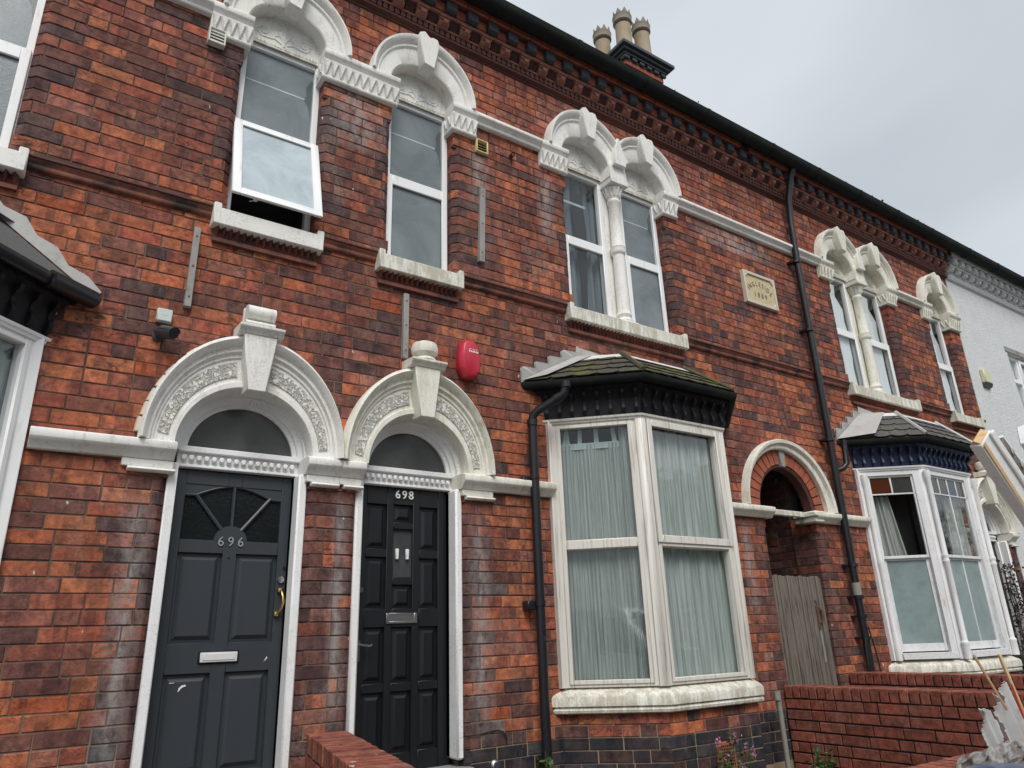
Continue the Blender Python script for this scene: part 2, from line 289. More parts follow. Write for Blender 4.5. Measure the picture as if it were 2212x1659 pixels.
# ---------------------------------------------------------------- mesh builder and tagging
WPOS = {}
def ident(p): return p
class MB:
    def __init__(s): s.v = []; s.f = []; s.c = []; s.T = ident
    def add(s, vs, fs, col=None):
        o = len(s.v); s.v += [tuple(s.T(p)) for p in vs]; s.f += [tuple(i+o for i in f) for f in fs]
        s.c += [col]*len(fs)
    def box(s, x0, x1, y0, y1, z0, z1, col=None):
        s.add([(x0,y0,z0),(x1,y0,z0),(x1,y1,z0),(x0,y1,z0),(x0,y0,z1),(x1,y0,z1),(x1,y1,z1),(x0,y1,z1)],
              [(0,3,2,1),(4,5,6,7),(0,1,5,4),(1,2,6,5),(2,3,7,6),(3,0,4,7)], col)
    def raised(s, x0, x1, z0, z1, y_edge, y_top, inset, col=None):   # a raised field facing -Y
        s.add([(x0,y_edge,z0),(x1,y_edge,z0),(x1,y_edge,z1),(x0,y_edge,z1),
               (x0+inset,y_top,z0+inset),(x1-inset,y_top,z0+inset),(x1-inset,y_top,z1-inset),(x0+inset,y_top,z1-inset)],
              [(0,1,5,4),(1,2,6,5),(2,3,7,6),(3,0,4,7),(4,5,6,7)], col)
    def prism(s, pts, y0, y1):                                  # outline in XZ, extruded along Y
        n = len(pts); s.add([(x,y0,z) for x,z in pts]+[(x,y1,z) for x,z in pts],
              [tuple(range(n)), tuple(range(2*n-1, n-1, -1))]+[(i,(i+n),((i+1)%n)+n,(i+1)%n) for i in range(n)])
    def extx(s, prof, x0, x1):                                  # (y,z) profile along X
        n = len(prof); s.add([(x0,y,z) for y,z in prof]+[(x1,y,z) for y,z in prof],
              [tuple(range(n-1,-1,-1)), tuple(range(n,2*n))]+[(i,(i+1)%n,((i+1)%n)+n,i+n) for i in range(n)])
    def exty(s, prof, y0, y1):                                  # (x,z) outline along Y
        s.prism(prof, y0, y1)
    def extz(s, prof, z0, z1):                                  # (x,y) outline along Z
        n = len(prof); s.add([(x,y,z0) for x,y in prof]+[(x,y,z1) for x,y in prof],
              [tuple(range(n-1,-1,-1)), tuple(range(n,2*n))]+[(i,(i+1)%n,((i+1)%n)+n,i+n) for i in range(n)])
    def tube(s, pts, r, n=8, cap=True, radii=None):
        pts = [Vector(p) for p in pts]; rings = []
        prev = None
        for i, p in enumerate(pts):
            d = (pts[min(i+1, len(pts)-1)]-pts[max(i-1, 0)]).normalized()
            if prev is None:
                a = Vector((0, 0, 1)) if abs(d.z) < .9 else Vector((0, 1, 0)); u = d.cross(a).normalized()
            else: u = (prev-d*prev.dot(d)).normalized()
            prev = u; v = d.cross(u); rr = radii[i] if radii else r
            rings.append([p+rr*(math.cos(2*math.pi*k/n)*u+math.sin(2*math.pi*k/n)*v) for k in range(n)])
        vs = [q for rg in rings for q in rg]; fs = []
        for i in range(len(rings)-1):
            for k in range(n): fs.append((i*n+k, i*n+(k+1)%n, (i+1)*n+(k+1)%n, (i+1)*n+k))
        if cap: fs.append(tuple(range(n-1, -1, -1))); fs.append(tuple((len(rings)-1)*n+k for k in range(n)))
        s.add(vs, fs)
    def lathe(s, prof, cx, cy, n=20):                            # (r,z)
        vs = [(cx+r*math.cos(2*math.pi*k/n), cy+r*math.sin(2*math.pi*k/n), z) for r, z in prof for k in range(n)]
        fs = [(i*n+k, i*n+(k+1)%n, (i+1)*n+(k+1)%n, (i+1)*n+k) for i in range(len(prof)-1) for k in range(n)]
        fs.append(tuple(range(n-1, -1, -1))); fs.append(tuple((len(prof)-1)*n+k for k in range(n)))
        s.add(vs, fs)
    def ribbon(s, sections, closed=False, caps=True):            # list of equal-length 3D sections
        n = len(sections[0]); k = len(sections)
        vs = [p for sec in sections for p in sec]; fs = []
        for i in range(k-1):
            for j in range(n if closed else n-1):
                fs.append((i*n+j, (i+1)*n+j, (i+1)*n+(j+1) % n, i*n+(j+1) % n))
        if caps and closed: fs.append(tuple(range(n))); fs.append(tuple((k-1)*n+j for j in range(n-1, -1, -1)))
        s.add(vs, fs)
    def build(s, name, mat, parent=None, bevel=0, smooth=40, kind=None, origin=None):
        me = bpy.data.meshes.new(name); me.from_pydata(s.v, [], s.f)
        if isinstance(mat, str): mat = M[mat]
        me.materials.append(mat)
        if any(c is not None for c in s.c):
            at = me.color_attributes.new('bc', 'FLOAT_COLOR', 'CORNER'); data = []
            for poly, c in zip(me.polygons, s.c): data += list(c or (.3, .1, .05, 1))*poly.loop_total
            at.data.foreach_set('color', data)
        bm = bmesh.new(); bm.from_mesh(me); bmesh.ops.recalc_face_normals(bm, faces=bm.faces)
        if bevel:
            es = [ed for ed in bm.edges if len(ed.link_faces) == 2 and ed.calc_face_angle(0) > R(35)]
            bmesh.ops.bevel(bm, geom=es, offset=bevel, segments=1, affect='EDGES', clamp_overlap=True)
        bm.to_mesh(me); bm.free()
        if origin is None:
            xs = [v.co.x for v in me.vertices]; ys = [v.co.y for v in me.vertices]; zs = [v.co.z for v in me.vertices]
            origin = Vector(((min(xs)+max(xs))/2, (min(ys)+max(ys))/2, min(zs)))
        origin = Vector(origin); me.transform(Matrix.Translation(-origin))
        if smooth: me.shade_smooth(); me.set_sharp_from_angle(angle=R(smooth))
        return link(name, me, origin, parent, kind)
def link(name, me, origin, parent=None, kind=None, rot=None):
    o = bpy.data.objects.new(name, me); COL.objects.link(o)
    if parent is not None:
        o.parent = parent; o.location = Vector(origin)-WPOS[parent.name]
    else: o.location = origin
    if rot: o.rotation_euler = rot
    WPOS[o.name] = Vector(origin)
    if kind: o['kind'] = kind
    return o
def tag(o, label, cat, group=None):
    o['label'] = label; o['category'] = cat
    if group: o['group'] = group
    return o
def thing(name, loc, label, cat, group=None):
    o = bpy.data.objects.new(name, None); COL.objects.link(o); o.location = loc; o.empty_display_size = .1
    WPOS[o.name] = Vector(loc); return tag(o, label, cat, group)

def grid_frame(mb, x0, x1, z0, z1, holes, y0, y1):
    xs = sorted({x0, x1, *[h[0] for h in holes], *[h[1] for h in holes]}); xs = [x for x in xs if x0 <= x <= x1]
    for a, b in zip(xs, xs[1:]):
        if b-a < 1e-5: continue
        zs = [(z0, z0)]+sorted([(max(z0, h[2]), min(z1, h[3])) for h in holes if h[0] <= a+1e-6 and h[1] >= b-1e-6 and h[3] > z0 and h[2] < z1])+[(z1, z1)]
        for (l, lt), (n, _) in zip(zs, zs[1:]):
            if n-lt > 1e-4: mb.box(a, b, y0, y1, lt, n)

def plane_T(A, B):      # local (u, out(-y), z) on the vertical plane A->B
    A = Vector((A[0], A[1], 0)); B = Vector((B[0], B[1], 0)); d = (B-A).normalized(); nrm = Vector((d.y, -d.x, 0))
    return (lambda p: A+d*p[0]+nrm*p[1]+Vector((0, 0, p[2]))), (B-A).length, math.atan2(d.y, d.x)

def offset_path(path, o):
    # open plan path, outwards is to the right of travel (towards -Y for left-to-right)
    res = []
    for i, p in enumerate(path):
        p = Vector(p); ns = []
        if i > 0: d = (p-Vector(path[i-1])).normalized(); ns.append(Vector((d.y, -d.x)))
        if i < len(path)-1: d = (Vector(path[i+1])-p).normalized(); ns.append(Vector((d.y, -d.x)))
        if len(ns) == 2:
            b = (ns[0]+ns[1]).normalized(); res.append(p+b*(o/max(.3, b.dot(ns[0]))))
        else:      # ends slide along the wall (y constant)
            nn = ns[0]; dirx = Vector((1, 0)); res.append(p+dirx*(o/nn.x) if abs(nn.x) > .2 else p+nn*o)
    return res
def sweep_plan(mb, path, prof):      # closed profile [(out, z)]
    offs = {o: offset_path(path, o) for o, z in prof}
    mb.ribbon([[(offs[o][i].x, offs[o][i].y, z) for o, z in prof] for i in range(len(path))], closed=True)

def arch_ring(mb, cx, sp, ai, bi, ao, bo, prof, n=36, clip=None, t0=0, t1=math.pi, cxo=None):
    cxo = cx if cxo is None else cxo
    secs = []
    for i in range(n+1):
        th = t1+(t0-t1)*i/n; sec = []
        for t, y in prof:
            x = (cx+(ai*math.cos(th)))*(1-t)+(cxo+ao*math.cos(th))*t; z = sp+(bi*(1-t)+bo*t)*math.sin(th)
            if clip and not clip[0] <= x <= clip[1]: x = min(max(x, clip[0]), clip[1]); y = max(y, -.045)
            sec.append((x, y, z))
        secs.append(sec)
    mb.ribbon(secs, closed=True)

def text_mesh(s, size, extrude):
    cu = bpy.data.curves.new('txt', 'FONT'); cu.body = s; cu.size = size; cu.extrude = extrude; cu.align_x = 'CENTER'; cu.resolution_u = 3
    o = bpy.data.objects.new('txt', cu); COL.objects.link(o)
    bpy.context.view_layer.update()
    me = bpy.data.meshes.new_from_object(o); bpy.data.objects.remove(o); bpy.data.curves.remove(cu); return me
def text_obj(name, s, size, extrude, loc, mat, parent, sx=1, bold=0, rot=0):
    me = text_mesh(s, size, extrude); me.transform(Matrix.Rotation(R(90), 4, 'X') @ Matrix.Rotation(rot, 4, 'Z') @ Matrix.Diagonal((sx, 1, 1, 1)))
    me.materials.clear(); me.materials.append(M[mat]); return link(name, me, loc, parent)

# ---------------------------------------------------------------- ground
GZ, YZ = .15, .45
mb = MB(); mb.box(-400, 400, -400, 400, -.5, 0); mb.build('ground', 'asphalt', kind='structure', smooth=0)
mb = MB(); mb.box(-30, 40, -6.2, -2.36, 0.004, GZ); mb.build('pavement', 'paving', kind='structure', smooth=0)
mb = MB(); mb.box(-30, 40, -2.36, 9, 0.004, YZ); mb.build('front_yard', 'ground', kind='structure', smooth=0)

# ---------------------------------------------------------------- bricks
ORANGE, RED, BROWN, PURPLE, DARK, PINK, PALE = (.46,.150,.074), (.36,.110,.068), (.24,.088,.062), (.165,.075,.064), (.10,.062,.062), (.37,.15,.11), (.40,.20,.15)
def pick(ws):
    x = rnd.random()*sum(w for _, w in ws)
    for c, w_ in ws:
        x -= w_
        if x <= 0: return c
    return ws[-1][0]
MEAN = (.265, .098, .066)
def vary(c, a=.18, b=.10):
    if c[0] > c[2]*1.25: c = tuple(x*(1-b)+y*b for x, y in zip(c, MEAN))
    k = 1+rnd.uniform(-a, a); g = 1+rnd.uniform(-.1, .1); return (c[0]*k, c[1]*k*g, c[2]*k*g, rnd.random())
from mathutils import noise as mn
def colour(x, z):
    n = mn.noise(Vector((x*.9, z*1.3, 3.1))); n2 = mn.noise(Vector((x*.45+9, z*.8, 7.7)))
    if z < .95: return vary(pick([((.030,.034,.042), 5), ((.05,.052,.06), 2), ((.045,.035,.035), 1)]), .2)
    if z > 5.86:
        return vary(pick([(RED, 4), (PINK, 3.6), (ORANGE, 1.8), (BROWN, 1.0+max(0, n)*4), (PURPLE, .4)]), .15)
    if z > 4.3:
        d = max(0, n)*7
        return vary(pick([(RED, 2.6), (ORANGE, 2.3+max(0, n2)*3), (BROWN, 2.0+d*.6), (PURPLE, 1.3+d*.7), (DARK, .35+d*.2), (PINK, .6)]), .16)
    d = max(0, n)*6
    if near_post(x, z) and rnd.random() < .16: return vary(pick([((.27, .20, .18), 2), ((.16, .13, .13), 3), ((.36, .29, .26), 1)]), .2)
    if rnd.random() < .012: return (.38, .095, .042, rnd.random())
    if 5.3 < x < 7.6 and z < 3.3 and rnd.random() < .05: return vary(PALE, .1, 0)
    if z > 2.7 and 1.2 < x < 6.3 and z > 3.3:
        return vary(pick([(RED, 2.3), (ORANGE, 1.9), (BROWN, 3+d*.5), (PURPLE, 2.2+d*.6), (DARK, .4), (PINK, .8)]), .15)
    return vary(pick([(RED, 2.1), (ORANGE, 3.6+max(0, n2)*3), (BROWN, 1.8+d*.5), (PURPLE, 1.5+d*.6), (DARK, .3), (PINK, .7)]), .17)

BM = {}
def brick_mesh(L, H, D, cl, cr, var):
    key = (round(L*200), round(H*1000), round(D*100), round(cl*1000), round(cr*1000), var)
    if key in BM: return BM[key]
    L = key[0]/200; b = .003; rr = random.Random(hash(key[:1])+var*17)
    outl = [(0, D), (0, cl or b), (cl or b, 0), (L-(cr or b), 0), (L, cr or b), (L, D)]
    rings = []
    j = [rr.uniform(-.0012, .0012) for _ in range(4)]
    for k, (z, dy) in enumerate(((0, b), (b, 0), (H-b, 0), (H, b))):
        zz = z+(rr.uniform(-.001, .001) if k in (0, 3) else 0)
        rings.append([(x, y if i in (0, 5) else y+dy+j[i-1], zz+(rr.uniform(-.001, .001) if k in (0, 3) else 0)) for i, (x, y) in enumerate(outl)])
    vs = [p for rg in rings for p in rg]; fs = [tuple(range(5, -1, -1)), tuple(range(18, 24))]
    for k in range(3):
        for i in range(5): fs.append((k*6+i, k*6+i+1, (k+1)*6+i+1, (k+1)*6+i))
    BM[key] = (vs, fs, {}); return BM[key]
def brick_data(rec, mat):
    vs, fs, cache = brick_mesh(*rec['dim'], rec['var'])
    if mat not in cache:
        me = bpy.data.meshes.new('brick'); me.from_pydata(vs, [], fs); me.materials.append(M[mat]); me.update(); cache[mat] = me
    return cache[mat]
PITCH_C = .0783
def lay(out_, x0, x1, z0, z1, blocked, colfn, T=None, rot=0, cham=None, pitch=PITCH_C, joint=.0075, depth=.1, phase=.95, bond=.62):
    """courses of bricks from x0 to x1; blocked(z)-> list of intervals; T maps local to world"""
    k0 = math.ceil((z0-phase)/pitch-1e-3)
    z = phase+k0*pitch; up_ = pitch == PITCH_C and x1-x0 > 3
    if z-z0 > .02 : z -= 0
    while z+pitch*.6 < z1:
        if up_ and z > 2.75: pitch = .0835
        zt = min(z+pitch, z1)
        bl = sorted(blocked(z, zt)); spans = []; a = x0
        for s_, e_ in bl:
            if s_ > a: spans.append((a, min(s_, x1)))
            a = max(a, e_)
        if a < x1: spans.append((a, x1))
        for (a, b) in spans:
            if b-a < .02: continue
            x = a; first = True
            lead = rnd.choice([.059, .118, .177, .236])
            while x < b-.004:
                L = lead if first else (.236 if rnd.random() < bond else .118)
                if not first: L += rnd.uniform(-.006, .006)
                if b-(x+L) < .05: L = b-x
                if L > .29: L = L/2
                xe = min(x+L, b)
                cl = cr_ = 0
                if cham:
                    cl = cham(x, z, 0) if first else 0
                    cr_ = cham(xe, z, 1) if xe > b-.005 else 0
                H = zt-z-joint
                ax, bx = x+(joint/2 if not first else 0), xe-(joint/2 if xe < b-.005 else 0)
                c = colfn((x+xe)/2, z+H/2)
                if (cl or cr_) and z > .95: c = vary(pick([(DARK, 4), (PURPLE, 3), (BROWN, 2), (ORANGE, .5)]), .15)
                loc = Vector((ax, rnd.uniform(-.0022, .0018), z+joint/2+rnd.uniform(-.001, .001)))
                if T: loc = Vector(T((loc.x, -loc.y, loc.z)))
                dp_ = .29 if up_ and z < 2.7 and (abs(x-PASS[1]) < .012 or abs(xe-PASS[0]) < .012) else depth
                out_.append(dict(dim=(bx-ax, H, dp_, cl, cr_), var=rnd.randrange(4), loc=loc, rot=rot, col=c))
                x = xe; first = False
        z += pitch
def place_bricks(recs, parent, limit=300, name='brick', stuffname='brickwork'):
    def area(r):
        L, H = r['dim'][0], r['dim'][1]; c, s_ = math.cos(r['rot']), math.sin(r['rot'])
        q = [project(r['loc']+Vector((u*c, u*s_, v))) for u, v in ((0, 0), (L, 0), (L, H), (0, H))]
        if any(p is None for p in q): return 0
        mxp = sum(p[0] for p in q)/4; myp = sum(p[1] for p in q)/4
        if not (-20 < mxp < 2232 and -20 < myp < 1679): return 0
        return abs(sum(q[i][0]*q[(i+1) % 4][1]-q[(i+1) % 4][0]*q[i][1] for i in range(4)))/2
    for r in recs: r['a'] = area(r)
    recs.sort(key=lambda r: -r['a'])
    big = [r for r in recs[:limit] if r['a'] > 0]; rest = recs[len(big):]
    for r in big:
        me = brick_data(r, r.get('mat', 'brick_o'))
        o = link(name, me, r['loc'], parent, rot=(0, 0, r['rot'])); o.color = r['col']
    if rest:
        mb = MB()
        for r in rest:
            vs, fs, _ = brick_mesh(*r['dim'], r['var']); c, s_ = math.cos(r['rot']), math.sin(r['rot']); l = r['loc']
            o = len(mb.v); mb.v += [(l.x+x*c-y*s_, l.y+x*s_+y*c, l.z+z) for x, y, z in vs]
            mb.f += [tuple(i+o for i in f) for f in fs]; mb.c += [r['col']]*len(fs)
        mb.build(stuffname, 'brick_a', parent, kind='stuff', smooth=0)

# ---------------------------------------------------------------- facade layout
# upper windows: (light x0, x1)
UPW = [(-1.66, -1.13), (-.93, -.39), (.785, 1.375), (1.93, 2.49), (3.68, 4.215), (4.435, 4.945), (7.82, 8.36), (8.57, 9.105), (10.19, 10.765)]
PAIRS = {0: (-1.45, -.63, -1.04), 4: (3.925, 4.685, 4.305), 6: (8.07, 8.845, 8.455)}   # arch centres, middle
ARCH_U = [(-1.45, -9, -1.04), (-.63, -1.04, 99), (1.075, -9, 99), (2.19, -9, 99), (3.925, -9, 4.304), (4.685, 4.306, 99), (8.07, -9, 8.454), (8.845, 8.456, 99), (10.47, -9, 99)]
SILLS = [(-1.75, -.295), (.70, 1.418), (1.832, 2.532), (3.575, 5.0), (7.74, 9.22), (10.11, 10.9)]
SPR_U, AO_U, BO_U, AI_U, BI_U = 5.88, .473, .52, .29, .245
DOORS = [(1.045, .586, .39, .64, 1.44, 1.056, .349), (2.195, .567, .372, 1.76, 2.55, 2.187, .337), (10.49, .567, .372, 10.1, 10.9, 10.49, .337)]
SPR_D = 2.71
PASS = (5.87, 6.67)
BAYS = [dict(p=[(-2.02+0, 0), (-1.49, -.5), (-.59, -.5), (-.06, 0)], n=0), dict(p=[(3.32, 0), (3.85, -.5), (4.78, -.5), (5.30, 0)], n=1), dict(p=[(7.56, 0), (8.12, -.46), (9.15, -.46), (9.66, 0)], n=2)]
def hw(z, sp, a, b):
    if z < sp: return a
    t_ = (z-sp)/b
    return a*math.sqrt(1-t_*t_) if t_ < 1 else 0
def blocked(z0, z1):
    zc = (z0+z1)/2; r_ = []
    # upper lights from sill underside to springing
    for i, (a, b) in enumerate(UPW):
        if z1 > 4.20 and zc < SPR_U: r_.append((a, b))
    for p_ in PAIRS.values():
        if z1 > 4.2 and zc < SPR_U: r_.append((p_[2]-.2, p_[2]+.2))
    for c_, l_, h_ in ARCH_U:
        if z0 > SPR_U-.05:
            w_ = hw(z1, SPR_U, AO_U-.05, BO_U-.05)
            if w_: r_.append((max(c_-w_, l_), min(c_+w_, h_)))
    for a, b in SILLS:
        if z0 < 4.25 and z1 > 4.17: r_.append((a+.04, b-.04))
    for c_, ao, ai, x0, x1, dc, dh in DOORS:
        if zc < SPR_D: r_.append((x0, x1))
        elif z0 > SPR_D-.05:
            w_ = hw(z1, SPR_D, ao-.05, .65)
            if w_: r_.append((c_-w_, c_+w_))
    if zc < SPR_D: r_.append(PASS)
    else:
        w_ = hw(z1, SPR_D, .66, .65)
        if w_: r_.append((6.262-w_, 6.262+w_))
    for b in BAYS:
        if zc < 3.30: r_.append((b['p'][0][0]+.02, b['p'][3][0]-.02))
    return r_
def near_post(x, z):
    if not (1.0 < z < 2.5): return 0
    return any((d[3]-.26 < x < d[3]-.05) or (d[4]+.05 < x < d[4]+.26) for d in DOORS[:2])
def cham(x, z, right):
    if 4.38 < z < 5.45:
        for a, b in UPW:
            if abs(x-(a if right else b)) < .012: return .042
    if z < 2.45:
        for d in DOORS:
            if abs(x-(d[3] if right else d[4])) < .012: return .03
        if abs(x-PASS[0 if right else 1]) < .012: return .03
    return 0
HX = [(-3.1, 1.63), (1.63, 6.34), (6.34, 11.05)]
HLAB = ['red brick terraced house with the grey front door numbered 696 and a tilted-open upper window',
        'red brick terraced house with the black front door numbered 698 and black-trimmed bay window',
        'red brick terraced house with the navy-trimmed bay of peeling white sash windows']
houses = []
for (a, b), lab in zip(HX, HLAB):
    houses.append(thing('brick_house', ((a+b)/2, 0, YZ), lab, 'house'))

def build_core(h, a, b):
    mb = MB()
    zs = [YZ-.3]; k = 0
    z = .95-PITCH_C*9
    runs = []
    while z < 6.60:
        bl = sorted((max(a, s_), min(b, e_)) for s_, e_ in blocked(z, z+PITCH_C) if e_ > a and s_ < b)
        key = tuple((round(s_, 4), round(e_, 4), cham(s_, z, 1) if s_ < b-.001 else 0, cham(e_, z, 0)) for s_, e_ in bl)
        if runs and runs[-1][2] == key: runs[-1][1] = z+PITCH_C
        else: runs.append([z, z+PITCH_C, key])
        z += PITCH_C
    for z0, z1, key in runs:
        x = a
        pc = 0
        for s_, e_, cs_, ce_ in list(key)+[(b, b, 0, 0)]:
            xl = x+(.005 if x > a+.001 else 0); xr = s_-(.005 if s_ < b-.001 else 0)
            if xr-xl > .012:
                l_ = pc+.004 if pc else .0005; r__ = cs_+.004 if cs_ else .0005
                mb.extz([(xl, .3), (xl, .0055+l_), (xl+l_, .0055), (xr-r__, .0055), (xr, .0055+r__), (xr, .3)], z0, z1)
            x = max(x, e_); pc = ce_
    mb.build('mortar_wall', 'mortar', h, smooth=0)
    # shell: back, party walls, floor, ceiling
    mb = MB()
    mb.box(a+.01, b-.01, 7, 7.2, 0.2, 7)
    la, lb = (6.80 if a == 6.34 else a+.005), (5.74 if b == 6.34 else b-.005)
    mb.box(la, la+.09, .32, 7, .2, 3.42); mb.box(lb-.09, lb, .32, 7, .2, 3.42); mb.box(a+.005, a+.1, .32, 7, 3.42, 7.0); mb.box(b-.1, b-.005, .32, 7, 3.42, 7.0)
    mb.box(a+.1, b-.1, .32, 7, 3.42, 3.6)
    if h is houses[0] : mb.box(a+.1, b-.1, .32, 7, .5, .6)
    mb.box(a+.1, b-.1, .32, 7, 6.45, 6.6)
    mb.build('inner_walls', 'interior', h, smooth=0)
for h, (a, b) in zip(houses, HX): build_core(h, a, b)
RECS = [[], [], []]
for k, (a, b) in enumerate(HX):
    def bl2(z0, z1, a=a, b=b): return blocked(z0, z1)
    lay(RECS[k], a if k else -3.0, b, .55, 6.53, bl2, colour, cham=cham)

# ---------------------------------------------------------------- upper windows
def upper_window(h, i, mode):
    a, b = UPW[i]; c_, l_, h_ = ARCH_U[i]
    fr = MB(); H0, H1 = 4.285, 5.83
    rail0, rail1 = 5.00, 5.075
    wr = thing_part('window', h, ((a+b)/2, .1, H0))
    fw_ = .045
    openlow = mode == 'open'
    grid_frame(fr, a, b, H0, H1, [(a+fw_, b-fw_, H0+fw_, rail0+.02), (a+fw_, b-fw_, rail1-.01, H1-.045)], .10, .16)
    if not openlow:    # lower sash frame set proud
        grid_frame(fr, a+.012, b-.012, H0+.006, rail1+.004, [(a+.062, b-.062, H0+.062, rail0-.01)], .082, .0995)
    fr.build('frame', 'upvc', wr, bevel=.004)
    gl_m = {'open': 'obscure', 'obs': 'obscure', 'drape': 'glass', 'white': 'glass'}[mode]
    p1 = MB(); p1.box(a+.03, b-.03, .128, .134, rail1-.02, H1-.03); p1.build('pane', gl_m, wr, smooth=0)
    if not openlow:
        p2 = MB(); p2.box(a+.05, b-.05, .105, .111, H0+.05, rail0); p2.build('pane', gl_m, wr, smooth=0)
    if mode in ('open', 'obs'):    # pale streak laid across the obscured glass
        q = MB(); q.box(a+.046, b-.075, .1265, .1278, 5.50, 5.512); q.build('pale_streak', 'obscure_light', wr, smooth=0)
        q = MB(); q.prism([(b-.047, 5.30), (b-.047, 5.70), (b-.066, 5.69), (b-.10, 5.62), (b-.092, 5.55), (b-.105, 5.50), (b-.07, 5.44)], .1262, .1275); q.build('reflection_patch', 'obscure_reflection', wr, smooth=0)  # dark reflection painted onto the pane as an irregular patch
    if openlow:       # top-hung casement pushed out at the bottom
        hz, L = rail1+.015, rail1+.015-(H0+.05); ang = R(16)
        def TO(p): # local x, depth, down
            return (p[0], .085-math.sin(ang)*p[2]+math.cos(ang)*p[1]*1, hz-math.cos(ang)*p[2]-math.sin(ang)*p[1]*-1)
        cs = MB(); cs.T = TO
        grid_frame(cs, a-.004, b+.004, 0, L, [(a+.055, b-.055, .06, L-.06)], -.035, .012)
        cas = cs.build('casement', 'upvc', wr, bevel=.005)
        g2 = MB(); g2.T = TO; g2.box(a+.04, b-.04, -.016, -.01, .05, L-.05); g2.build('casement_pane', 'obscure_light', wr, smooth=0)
        g3 = MB(); g3.T = TO; g3.tube([(a+.13, .02, L-.03), (a+.17, .07, L-.01)], .008); g3.tube([(a+.20, .02, L-.02), (a+.14, .13, L-.02)], .004)
        g3.build('stay', 'upvc', wr)
    if mode == 'drape':
        d = MB(); secs = []
        for k in range(41):
            u = k/40; x = a+.02+(b-a-.04)*u; y = .22+.03*math.sin(u*30)+.012*math.sin(u*71)
            secs.append([(x, y, H0), (x, y-.01, 4.7), (x, y+.01, 5.2), (x, y, H1)])
        d.ribbon(secs); d.build('curtain', 'drape', wr)
        # parted panels: a dark sheet stands for the shaded slit, bright pole in front
        s2 = MB(); s2.prism([(a+.24, H0), (a+.30, H0), (a+.33, 4.8), (a+.36, 5.25), (a+.33, 5.6), (a+.24, 5.74), (a+.19, 5.5), (a+.22, 5.2), (a+.25, 4.8)], .165, .17)
        s2.build('curtain_gap_shade', 'darkhole', wr)
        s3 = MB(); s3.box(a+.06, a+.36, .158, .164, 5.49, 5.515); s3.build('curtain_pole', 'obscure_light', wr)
    if mode == 'white':
        d = MB(); rr = random.Random(i)
        x1 = b-.10; pts = [(a+.01, H0), (x1, H0)]
        for k in range(9):
            z = H0+(k+1)*(H1-H0-.1)/9; pts.append((x1-.012*(k % 2)-rr.uniform(0, .03)-(.10 if k > 6 else 0), z))  # right edge cut ragged to imitate the opposite roofline's dark reflection
        pts.append((a+.01, H1-.06)); d.prism(pts, .138, .142); d.build('blind', 'whiteblind', wr)
    bk = MB(); bk.box(a-.02, b+.02, .55 if mode != 'white' else .40, .56 if mode != 'white' else .41, 4.2, 5.95); bk.build('room_backdrop', 'interior', wr, smooth=0)
    bj = MB(); bj.box(a-.03, a-.003, .165, .55, 4.2, 5.95); bj.box(b+.003, b+.03, .165, .55, 4.2, 5.95); bj.box(a-.03, b+.03, .165, .55, 5.95, 5.97); bj.box(a-.03, b+.03, .165, .55, 4.17, 4.2)
    bj.build('reveal_lining', 'interior', wr, smooth=0)
    return wr
def thing_part(name, parent, loc):
    o = bpy.data.objects.new(name, None); COL.objects.link(o); o.empty_display_size = .05
    o.parent = parent; o.location = Vector(loc)-WPOS[parent.name]; WPOS[o.name] = Vector(loc); return o

